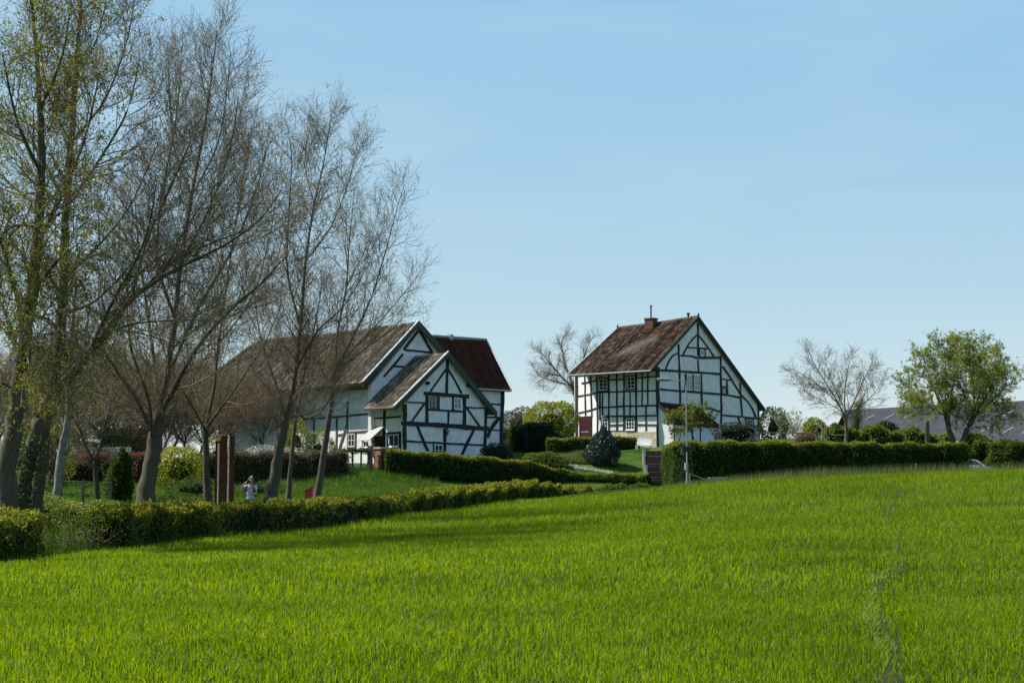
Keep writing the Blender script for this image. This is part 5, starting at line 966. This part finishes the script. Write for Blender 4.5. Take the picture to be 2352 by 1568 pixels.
pantile_roof('coping', tile_mat('mixed_pale_tiles', [(.09, .075, .06), (.34, .32, .29), (.16, .12, .09), (.42, .40, .37)]), wl, (q[0] - 1.95, q[1] + .05, zt + .22), (q[0] - 1.95, q[1] - .38, zt - .1), (q[0] + 1.95, q[1] - .38, zt - .1), (q[0] + 1.95, q[1] + .05, zt + .22))  # light and dark tile mix puts the trees' dappled shade into the colour
wf = thing('wire_fence', G(205, 63)); tag(wf, 'dark post and wire fence across the small lawn at left', 'fence')
for x in (100, 150, 200, 262): p = G(x, 63); mb = MB(); mb.box((p[0], p[1], p[2] + .5), (.045, .045, .6)); mb.build('post', M_wood, wf)
for h in (.45, .8, 1.02): mb = MB(); mb.tube([G(x, 63) + [0, -.05, h] for x in (95, 150, 200, 265)], .012, 4); mb.build('wire', M_black, wf)
ob = thing('outbuilding', G(585, 112)); tag(ob, 'bluish white gable of an outbuilding glimpsed between the trunks', 'outbuilding'); q = WORLD[ob.name]; zt = P(595, 958, 112)[2]
mb = MB(); mb.prism([(q[0] - 1.6, q[1], q[2] - .5), (q[0] + 1.6, q[1], q[2] - .5), (q[0] + 1.6, q[1], zt), (q[0], q[1], zt + 1.5), (q[0] - 1.6, q[1], zt)], [(q[0] - 1.6, q[1] + 4, q[2] - .5), (q[0] + 1.6, q[1] + 4, q[2] - .5), (q[0] + 1.6, q[1] + 4, zt), (q[0], q[1] + 4, zt + 1.5), (q[0] - 1.6, q[1] + 4, zt)]); mb.build('wall', M_plaster, ob)
for s in (-1, 1): pantile_roof('roof', M_tile2, ob, (q[0], q[1] - .3, zt + 1.62), (q[0] + s * 1.9, q[1] - .3, zt - .15), (q[0] + s * 1.9, q[1] + 4.2, zt - .15), (q[0], q[1] + 4.2, zt + 1.62))
# barn on the right skyline
bn = thing('barn', G(2200, 165)); tag(bn, 'long low barn roof of grey sheets with pale skylights on the right', 'barn')
r0, r1_, e0 = P(1940, 941, 186), P(2460, 914, 168), P(1940, 1006, 174)
n_ = np.cross(r1_ - r0, e0 - r0); dr = ray(2460, 1024); e1 = np.array([0, 0, CAMZ]) + dr * ((r0 - [0, 0, CAMZ]) @ n_ / (dr @ n_))
mb = MB(); mb.prism([r0, e0, e1, r1_], [q - [0, 0, .15] for q in (r0, e0, e1, r1_)]); mb.build('roof', M_barn, bn)
back = np.array([2.0, 18.0, 0]); mb = MB(); mb.prism([r0, r1_, e1 + back, e0 + back], [q - [0, 0, .15] for q in (r0, r1_, e1 + back, e0 + back)]); mb.build('roof', M_barn, bn)
w0, w1 = e0 + [.5, .6, -.1], e1 + [-.5, .6, -.1]; mb = MB(); mb.prism([w0, w1, w1 - [0, 0, 4], w0 - [0, 0, 4]], [q + [0, .3, 0] for q in (w0, w1, w1 - [0, 0, 4], w0 - [0, 0, 4])]); mb.build('wall', M_brick, bn)
mb = MB(); mb.tube([e0 + [0, -.1, -.05], e1 + [0, -.1, -.05]], .12, 6); mb.build('gutter', M_zinc, bn)
def rf(u, v): return (r0 * (1 - v) + e0 * v) * (1 - u) + (r1_ * (1 - v) + e1 * v) * u
rn = np.cross(e1 - e0, r0 - e0); rn /= np.linalg.norm(rn); rn = rn if rn[2] > 0 else -rn
for u in (.10, .19, .28, .62, .72, .80, .88, .96):
    for v in (.22, .62):
        c4 = [rf(u + .045, v), rf(u + .052, v + .03), rf(u + .007, v + .17), rf(u, v + .14)]; mb = MB(); mb.prism([q + rn * .05 for q in c4], [q - rn * .01 for q in c4]); mb.build('skylight', mat('dull_skylight', (.07, .072, .07), (.10, .102, .10), 6, .6), bn)

# ================================================================= street and garden furniture
lp = thing('street_lamp', on_ground(1575, 89.5)); tag(lp, 'grey street lamp with one arm in front of the chimneyed house', 'street lamp'); q = WORLD[lp.name]; zt = P(1575, 875, 89.5)[2]; zm = P(1575, 1063, 89.5)[2]
mb = MB(); mb.tube([q - [0, 0, .3], q + [0, 0, .0], (q[0], q[1], zm - .06), (q[0], q[1], zm)], [.08, .08, .075, .052], 12); mb.tube([(q[0], q[1], zm), (q[0], q[1], zt - .1), (q[0] - .05, q[1], zt), (q[0] - .2, q[1], zt + .02)], [.048, .040, .036, .03], 10); mb.build('pole', M_steel, lp)
xe = XY(1508, 89.5); mb = MB(); mb.tube([(q[0] - .18, q[1], zt + .02), (q[0] - .95, q[1], zt + .08)], .026, 8); mb.build('arm', M_steel, lp)
mb = MB(); mb.tube([(q[0] - .85, q[1], zt + .085), (q[0] - .98, q[1], zt + .09), (q[0] - 1.5, q[1], zt + .12), (xe + .05, q[1], zt + .11), (xe, q[1], zt + .10)], [.03, .085, .10, .085, .03], 10); hd = mb.build('lamp_head', M_steel, lp)
mb = MB(); mb.tube([(q[0] - 1.02, q[1], zt + .03), (q[0] - 1.5, q[1], zt + .04), (xe + .12, q[1], zt + .045)], [.05, .075, .05], 8); mb.build('lens', M_slate, hd)
zz = P(1575, 1080, 89.5)[2]; mb = MB(); mb.box((q[0] - .10, q[1] - .05, zz + .25), (.05, .04, .22)); mb.build('number_plate', M_white, lp)
zz = P(1575, 1031, 89.5)[2]; mb = MB(); mb.box((q[0] + .04, q[1] - .1, zz), (.40, .05, .16)); o = mb.build('street_sign', M_black); tag(o, 'dark sign board clamped across the lamp pole', 'sign')
mb = MB(); mb.box((q[0] - .34, q[1] - .158, zz - .12), (.035, .006, .22)); mb.build('bracket', M_steel, o)
hr = thing('handrail', G(1606, 92)); tag(hr, 'thin sloping metal handrail beside the lamp foot', 'handrail'); p0, p1 = P(1584, 1088, 92), P(1642, 1108, 92.4)
mb = MB(); mb.tube([p0, p1], .03, 7); mb.build('rail', M_steel, hr)
for p in (p0, p1): mb = MB(); mb.tube([(p[0], p[1], gz(p[0], p[1]) - .1), p], .028, 7); mb.build('post', M_steel, hr)
bx = thing('utility_box', G(1644, 92.5)); tag(bx, 'low grey metal box in the grass below the long hedge', 'utility box'); q = WORLD[bx.name]; zt = P(1644, 1096, 92.5)[2]
mb = MB(); mb.box((q[0], q[1], (q[2] + zt) / 2 - .05), (.52, .22, (zt - q[2]) / 2 + .02)); mb.build('cabinet', mat('blue_grey_paint', (.16, .19, .22), (.20, .23, .26), 5, .5), bx); mb = MB(); mb.box((q[0], q[1], zt - .02), (.56, .26, .025)); mb.build('lid', M_zinc, bx)
for x in (-.53, .53): mb = MB(); mb.box((q[0] + x, q[1] - .23, (q[2] + zt) / 2), (.03, .012, (zt - q[2]) / 2)); mb.build('corner_strip', M_steel, bx)
for (px, yt, Y, lean, m_, lab) in ((2098, 1064, 86, .0, M_wood, 'upright grey wooden post standing in the field edge'), (1890, 1098, 86, .18, M_wood, 'short leaning wooden post at the field edge'), (1307, 1119, 90.5, 0, M_rust, 'small rusty stake in the hedge gap'), (1480, 1119, 92, 0, M_rust, 'small rusty stake near the foot of the steps')):
    p = G(px, Y); zt = P(px, yt, Y)[2]; h = max(zt - p[2], .25); t = np.array([p[0] + lean * h * 1.4, Y, p[2] + h]); mb = MB(); mb.tube([p - [0, 0, .3], p + (t - p) * .5, t - [0, 0, .02], t], [.06, .055, .056, .045] if m_ is M_wood else [.035] * 4, 7); o = mb.build('wooden_post' if m_ is M_wood else 'iron_stake', m_); tag(o, lab, 'post')
# rusty steel sign with two white poles
rs = thing('steel_sign', G(521, 60.6)); tag(rs, 'tall rust brown steel sign standing behind two white poles', 'sign'); q = WORLD[rs.name]
for x0, x1 in ((499, 511), (512.5, 526), (530, 543)):
    zt = P(520, 1000 if x0 > 505 else 1012, 60.6)[2]; a0, a1 = XY(x0, 60.6), XY(x1, 60.6); mb = MB(); mb.box(((a0 + a1) / 2, q[1] + (.05 if x0 < 505 else 0), (q[2] + zt) / 2), ((a1 - a0) / 2, .05, (zt - q[2]) / 2)); mb.build('panel', M_rust, rs)
for px, yt, lab in ((507, 1018, 'left of two white poles with dark notches before the rusty sign'), (530, 1000, 'right of two white poles, the one with a thick white sleeve')):
    po = thing('marker_pole', G(px, 59.6)); tag(po, lab, 'pole', 'white marker poles'); q = WORLD[po.name]; zt = P(px, yt, 59.6)[2]
    mb = MB(); mb.tube([q - [0, 0, .2], (q[0], q[1], zt)], .032, 10); mb.build('shaft', mat('chalky_white_paint', (.30, .31, .31), (.38, .39, .385), 6, .6), po)
    mb = MB(); mb.tube([q - [0, 0, .1], q + [0, 0, .45 if px < 520 else .55]], .085 if px < 520 else .12, 10); mb.build('sleeve', M_white, po)
    mb = MB(); k = 0
    while q[2] + .7 + k * .16 < zt - .1: mb.tube([(q[0], q[1], q[2] + .7 + k * .16), (q[0], q[1], q[2] + .715 + k * .16)], .0335, 8); k += 1
    mb.build('notch_marks', M_oldtimber, po)
# red litter bin
rb = thing('litter_bin', G(714, 65)); tag(rb, 'red litter bin with a sloping lid beside the leaning slim trunk', 'bin'); q = WORLD[rb.name]; zt = P(714, 1118, 65)[2]; s = .30
zt = max(zt, q[2] + .7)
mb = MB(); mb.prism([(q[0] - 0.15, q[1] - .22, q[2] + .2), (q[0] + 0.15, q[1] - .22, q[2] + .2), (q[0] + 0.15, q[1] - .22, zt - .04), (q[0] - 0.15, q[1] - .22, zt - .22)], [(q[0] - 0.15, q[1] + .22, q[2] + .2), (q[0] + 0.15, q[1] + .22, q[2] + .2), (q[0] + 0.15, q[1] + .22, zt - .04), (q[0] - 0.15, q[1] + .22, zt - .22)]); mb.build('container', M_red, rb)
mb = MB(); mb.prism([(q[0] - 0.19, q[1] - .27, zt - .22), (q[0] + 0.19, q[1] - .27, zt - .02), (q[0] + 0.19, q[1] - .27, zt + .03), (q[0] - 0.19, q[1] - .27, zt - .17)], [(q[0] - 0.19, q[1] + .27, zt - .22), (q[0] + 0.19, q[1] + .27, zt - .02), (q[0] + 0.19, q[1] + .27, zt + .03), (q[0] - 0.19, q[1] + .27, zt - .17)]); mb.build('lid', M_red, rb)
mb = MB(); mb.box((q[0] - .16, q[1], q[2] + .25), (.035, .035, .35)); mb.build('post', M_black, rb)
# garden rail behind the long hedge
gr = thing('garden_rail', G(1830, 104.5)); tag(gr, 'grey wooden garden rail above the long dark hedge', 'fence')
def rail(x0, y0, x1, y1, Y, r=.04): mb = MB(); mb.tube([P(x0, y0, Y), P(x1, y1, Y)], r, 6); mb.build('rail', M_wood, gr)
rail(1735, 994, 1872, 994, 104.5); rail(1890, 999, 1943, 999, 104.5, .05); rail(1871, 995, 1881, 973, 104.5, .035)
for x, yt in ((1740, 990), (1800, 992), (1872, 984), (1891, 974), (1940, 996)): p = G(x, 104.5); t = P(x, yt, 104.5); mb = MB(); mb.tube([p - [0, 0, .1], (p[0], p[1], t[2])], .045, 6); mb.build('post', M_wood, gr)
wb = G(2124, 110); mb = MB(); zt = P(2124, 966, 110)[2]; mb.tube([wb, (wb[0], wb[1], zt - .1), (wb[0], wb[1], zt)], [.17, .18, .15], 14); o = mb.build('water_butt', mat('pale_green_plastic', (.06, .085, .05), (.08, .11, .065), 4, .6)); tag(o, 'pale green water butt below the round light green tree', 'water butt')
gt = thing('garden_table', G(1668, 113)); tag(gt, 'garden table with thin legs at the low gable end', 'table'); q = WORLD[gt.name]; zt = P(1668, 1000, 113)[2]
mb = MB(); mb.box((q[0], q[1], zt), (.75, .4, .02)); mb.build('tabletop', M_wood, gt)
for x in (-.68, .68):
    for y in (-.33, .33): mb = MB(); mb.box((q[0] + x, q[1] + y, (q[2] + zt) / 2 - .012), (.025, .025, (zt - q[2]) / 2)); mb.build('leg', M_wood, gt)

# ================================================================= white car
ca = thing('parked_car', (XY(2214, 103.2), 103.2, gz(XY(2214, 103.2), 103.2))); tag(ca, 'white parked car half hidden behind the end of the long hedge', 'car'); q = WORLD[ca.name]
zr = P(2214, 1054, 103.2)[2]; sc_ = max((zr - q[2]) / 1.5, .7)
def cp(x, y, z): return (q[0] + x * sc_, q[1] + y * sc_, q[2] + z * sc_)
prof = [(-2.12, .35), (-2.15, .72), (-2.02, .98), (-1.75, 1.02), (.95, 1.0), (1.75, .86), (2.08, .68), (2.12, .36), (1.8, .22), (-1.8, .22)]
mb = MB()
ws = (-.80, -.86, .86, .80); rings = [[cp(x * (1 if abs(w) > .82 else .985), w, z if abs(w) > .82 else (z * .985 + .006)) for x, z in prof] for w in ws]; k = len(prof)
mb.add(sum(rings, []), [tuple(range(k)), tuple(range(4 * k - 1, 3 * k - 1, -1))] + [(r * k + i, (r + 1) * k + i, (r + 1) * k + (i + 1) % k, r * k + (i + 1) % k) for r in range(3) for i in range(k)])
cab = [(-1.72, 1.01), (-1.35, 1.40), (-.9, 1.49), (.1, 1.50), (.55, 1.40), (1.08, 1.0)]
tops = [[cp(x, w * (.80 - .17 * (z - 1.0) / .5), z) for x, z in cab] for w in (-1, 1)]; kk = len(cab)
mb.add(tops[0] + tops[1], [tuple(range(kk)), tuple(range(2 * kk - 1, kk - 1, -1))] + [(i, kk + i, kk + (i + 1) % kk, (i + 1) % kk) for i in range(kk)])
mb.build('body', mat('white_car_paint', (.78, .79, .80), (.80, .81, .82), 1, .18, 0, None, .6), ca)
for side in (-1, 1):
    for xs in ([(-1.42, 1.05), (-1.2, 1.36), (-.88, 1.41), (-.36, 1.43), (-.34, 1.05)], [(-.27, 1.05), (-.29, 1.43), (.1, 1.44), (.47, 1.37), (.86, 1.05)]):
        f = [np.array(cp(x, side * (.80 - .17 * (z - 1.0) / .5 + .006), z)) for x, z in xs]; mb = MB(); mb.prism(f, [p - [0, side * .03, 0] for p in f]); mb.build('window', M_glass, ca)
f = [np.array(cp(x, y, z)) for x, y, z in ((1.07, -.72, 1.03), (1.07, .72, 1.03), (.60, .62, 1.395), (.60, -.62, 1.395))]; mb = MB(); mb.prism([p + [.02, 0, .012] for p in f], f); mb.build('windscreen', M_glass, ca)
for x in (-1.3, 1.32):
    for y in (-.78, .78):
        mb = MB(); mb.tube([cp(x, y - .1, .31), cp(x, y + .1, .31)], .31 * sc_, 18); wh = mb.build('wheel', M_black, ca); mb = MB(); mb.tube([cp(x, y - .105, .31), cp(x, y + .105, .31)], .19 * sc_, 12); mb.build('rim', M_steel, wh)
for y in (-.6, .6):
    mb = MB(); mb.box(cp(2.02, y, .70), (.08 * sc_, .2 * sc_, .07 * sc_)); mb.build('headlight', M_curtain, ca); mb = MB(); mb.box(cp(-2.10, y, .82), (.05 * sc_, .18 * sc_, .1 * sc_)); mb.build('tail_light', M_red, ca)
for y in (-.93, .93): mb = MB(); mb.box(cp(.72, y, 1.06), (.06 * sc_, .09 * sc_, .06 * sc_)); mb.build('mirror', M_black, ca)

# ================================================================= person photographing
PX = G(581, 58); ps = thing('person', PX); tag(ps, 'person in a pale patterned shirt raising a camera on the path', 'person')
M_skin = mat('skin', (.42, .24, .17), (.46, .27, .19), 6, .55); M_hair = mat('light_brown_hair', (.20, .14, .075), (.32, .24, .14), 30, .6)
M_shirt = mat('pale_patterned_shirt', (.30, .33, .40), (.60, .62, .66), 9, .85); M_trous = mat('dark_trousers', (.02, .024, .035), (.03, .035, .045), 8, .8); M_strap = mat('dark_strap', (.010, .012, .025), (.016, .018, .03), 5, .7)
def skin_mesh(name, joints, edges, m, parent, root=0, sub=1):
    me = bpy.data.meshes.new(name); me.from_pydata([tuple(j[0]) for j in joints], edges, []); o = bpy.data.objects.new(name, me); COL.objects.link(o)
    md = o.modifiers.new('skin', 'SKIN'); sv = me.skin_vertices[0].data
    for i, j in enumerate(joints): r = j[1]; sv[i].radius = r if hasattr(r, '__len__') else (r, r); sv[i].use_root = (i == root)
    md.use_smooth_shade = True; s2 = o.modifiers.new('sub', 'SUBSURF'); s2.levels = sub; s2.render_levels = sub
    dg = bpy.context.evaluated_depsgraph_get(); m2 = bpy.data.meshes.new_from_object(o.evaluated_get(dg)); bpy.data.objects.remove(o); m2.materials.clear()
    o = bpy.data.objects.new(name, m2); COL.objects.link(o); m2.materials.append(m); WORLD[o.name] = WORLD[parent.name]
    m2.name = name; o.parent = parent; return o
# local frame: x to the picture's right, -y towards the viewer
J = [((0, .02, .95), (.15, .10)), ((0, .02, 1.10), (.13, .095)), ((0, .01, 1.28), (.155, .10)), ((0, .0, 1.42), (.12, .085)), ((.0, -.01, 1.50), .052), ((.0, -.03, 1.58), (.072, .085)), ((.005, -.03, 1.68), (.078, .092)), ((.0, -.02, 1.75), (.05, .06)),
     ((-.18, .0, 1.42), .055), ((-.34, -.08, 1.33), .042), ((-.21, -.20, 1.52), .034), ((-.15, -.22, 1.58), .028),
     ((.18, .0, 1.42), .055), ((.235, .0, 1.16), .043), ((.15, -.16, 1.12), .034), ((.10, -.20, 1.14), .026),
     ((-.095, .02, .86), .088), ((-.11, .0, .50), .058), ((-.11, .03, .10), .042), ((-.12, -.12, .045), .036), ((.095, .02, .86), .088), ((.11, .0, .50), .058), ((.11, .03, .10), .042), ((.12, -.12, .045), .036)]
Eg = [(0, 1), (1, 2), (2, 3), (3, 4), (4, 5), (5, 6), (6, 7), (3, 8), (8, 9), (9, 10), (10, 11), (3, 12), (12, 13), (13, 14), (14, 15), (0, 16), (16, 17), (17, 18), (18, 19), (0, 20), (20, 21), (21, 22), (22, 23)]
def add_chain(start, pts):
    k = start
    for p, r in pts: J.append((p, r)); Eg.append((k, len(J) - 1)); k = len(J) - 1
for i in range(4):                                # fingers of the raised hand close round the camera
    add_chain(11, [((-.135 + .004 * i, -.235, 1.61 - .02 * i), .010), ((-.11, -.255 - .003 * i, 1.625 - .02 * i), .0095), ((-.085, -.25, 1.622 - .02 * i - .004 * (i % 2)), .008)])
add_chain(11, [((-.13, -.205, 1.555), .011), ((-.10, -.215, 1.55), .009)])
for i in range(4): add_chain(15, [((.07, -.215, 1.155 - .018 * i), .010), ((.045, -.225, 1.145 - .018 * i), .009), ((.03, -.215, 1.13 - .018 * i), .008)])
add_chain(15, [((.085, -.21, 1.18), .011), ((.06, -.22, 1.185), .009)])
body = skin_mesh('body', J, Eg, M_skin, ps, 0, 1)
def ps_mb(mb, name, m, parent=None, smooth=True):
    mb.v = [(v[0] + PX[0], v[1] + PX[1], v[2] + PX[2]) for v in mb.v]; return mb.build(name, m, parent or ps, smooth)
mb = MB(); mb.tube([(-.0 + .035, -.118, 1.655), (.035, -.128, 1.655)], .011, 6); mb.tube([(-.03, -.118, 1.655), (-.03, -.128, 1.655)], .011, 6); ps_mb(mb, 'eyes', M_black)
mb = MB(); mb.tube([(.003, -.115, 1.655), (.003, -.140, 1.62), (.003, -.120, 1.61)], [.009, .014, .010], 6); ps_mb(mb, 'nose', M_skin)
mb = MB(); mb.tube([(-.02, -.115, 1.585), (.003, -.120, 1.583), (.026, -.115, 1.585)], [.004, .007, .004], 6); ps_mb(mb, 'mouth', mat('lips', (.30, .10, .09), (.32, .11, .10), 5, .5))
for s in (-1, 1): mb = MB(); mb.tube([(s * .085, -.02, 1.62), (s * .098, -.015, 1.65), (s * .09, -.02, 1.68)], [.012, .02, .012], 6); ps_mb(mb, 'ear', M_skin)
skin_mesh('shirt', [((0, .02, .84), (.185, .13)), ((0, .02, .98), (.175, .125)), ((0, .015, 1.15), (.165, .122)), ((0, .01, 1.30), (.19, .125)), ((0, .0, 1.425), (.15, .105)), ((0, -.0, 1.47), (.075, .07)), ((-.185, 0, 1.42), .078), ((-.27, -.045, 1.37), .068), ((.185, 0, 1.415), .078), ((.22, .0, 1.27), .07)], [(0, 1), (1, 2), (2, 3), (3, 4), (4, 5), (4, 6), (6, 7), (4, 8), (8, 9)], M_shirt, ps, 2, 1)
skin_mesh('trousers', [((0, .02, .93), (.16, .12)), ((-.098, .02, .84), .105), ((-.112, .0, .50), .078), ((-.112, .03, .12), .066), ((.098, .02, .84), .105), ((.112, .0, .50), .078), ((.112, .03, .12), .066)], [(0, 1), (1, 2), (2, 3), (0, 4), (4, 5), (5, 6)], M_trous, ps, 0, 1)
skin_mesh('hair', [((.005, .01, 1.66), (.088, .085)), ((.005, .0, 1.745), (.075, .085)), ((.03, .03, 1.80), (.05, .05)), ((.08, .05, 1.84), (.022, .022)), ((.0, .06, 1.58), (.07, .05))], [(0, 1), (1, 2), (2, 3), (0, 4)], M_hair, ps, 0, 1)
for s in (-1, 1): mb = MB(); mb.tube([(s * .13, .13, 1.36), (s * .135, .02, 1.50), (s * .135, -.11, 1.42), (s * .14, -.135, 1.28), (s * .15, -.10, 1.10), (s * .15, .08, 1.05)], .022, 6); ps_mb(mb, 'backpack_strap', M_strap)
for s in (-1, 1): mb = MB(); mb.tube([(s * .115, .05, .05), (s * .115, -.05, .055), (s * .12, -.16, .035)], [.05, .055, .04], 8); ps_mb(mb, 'shoe', M_black)
bk_ = MB(); bk_.box((PX[0], PX[1] + .22, PX[2] + 1.24), (.15, .085, .22)); bk_.box((PX[0], PX[1] + .32, PX[2] + 1.16), (.11, .03, .11)); o = bk_.build('backpack', M_strap); tag(o, 'dark backpack worn by the person on the path', 'backpack')
cm = thing('camera', PX + np.array([-.07, -.27, 1.57])); tag(cm, 'small black camera held up to the face of the person', 'camera')
mb = MB(); mb.box((PX[0] - .05, PX[1] - .20, PX[2] + 1.60), (.068, .03, .045)); mb.box((PX[0] - .05, PX[1] - .20, PX[2] + 1.652), (.025, .025, .014)); mb.build('camera_body', M_black, cm)
mb = MB(); mb.tube([(PX[0] - .05, PX[1] - .22, PX[2] + 1.60), (PX[0] - .05, PX[1] - .31, PX[2] + 1.60)], [.034, .037], 12); mb.build('lens', M_black, cm)
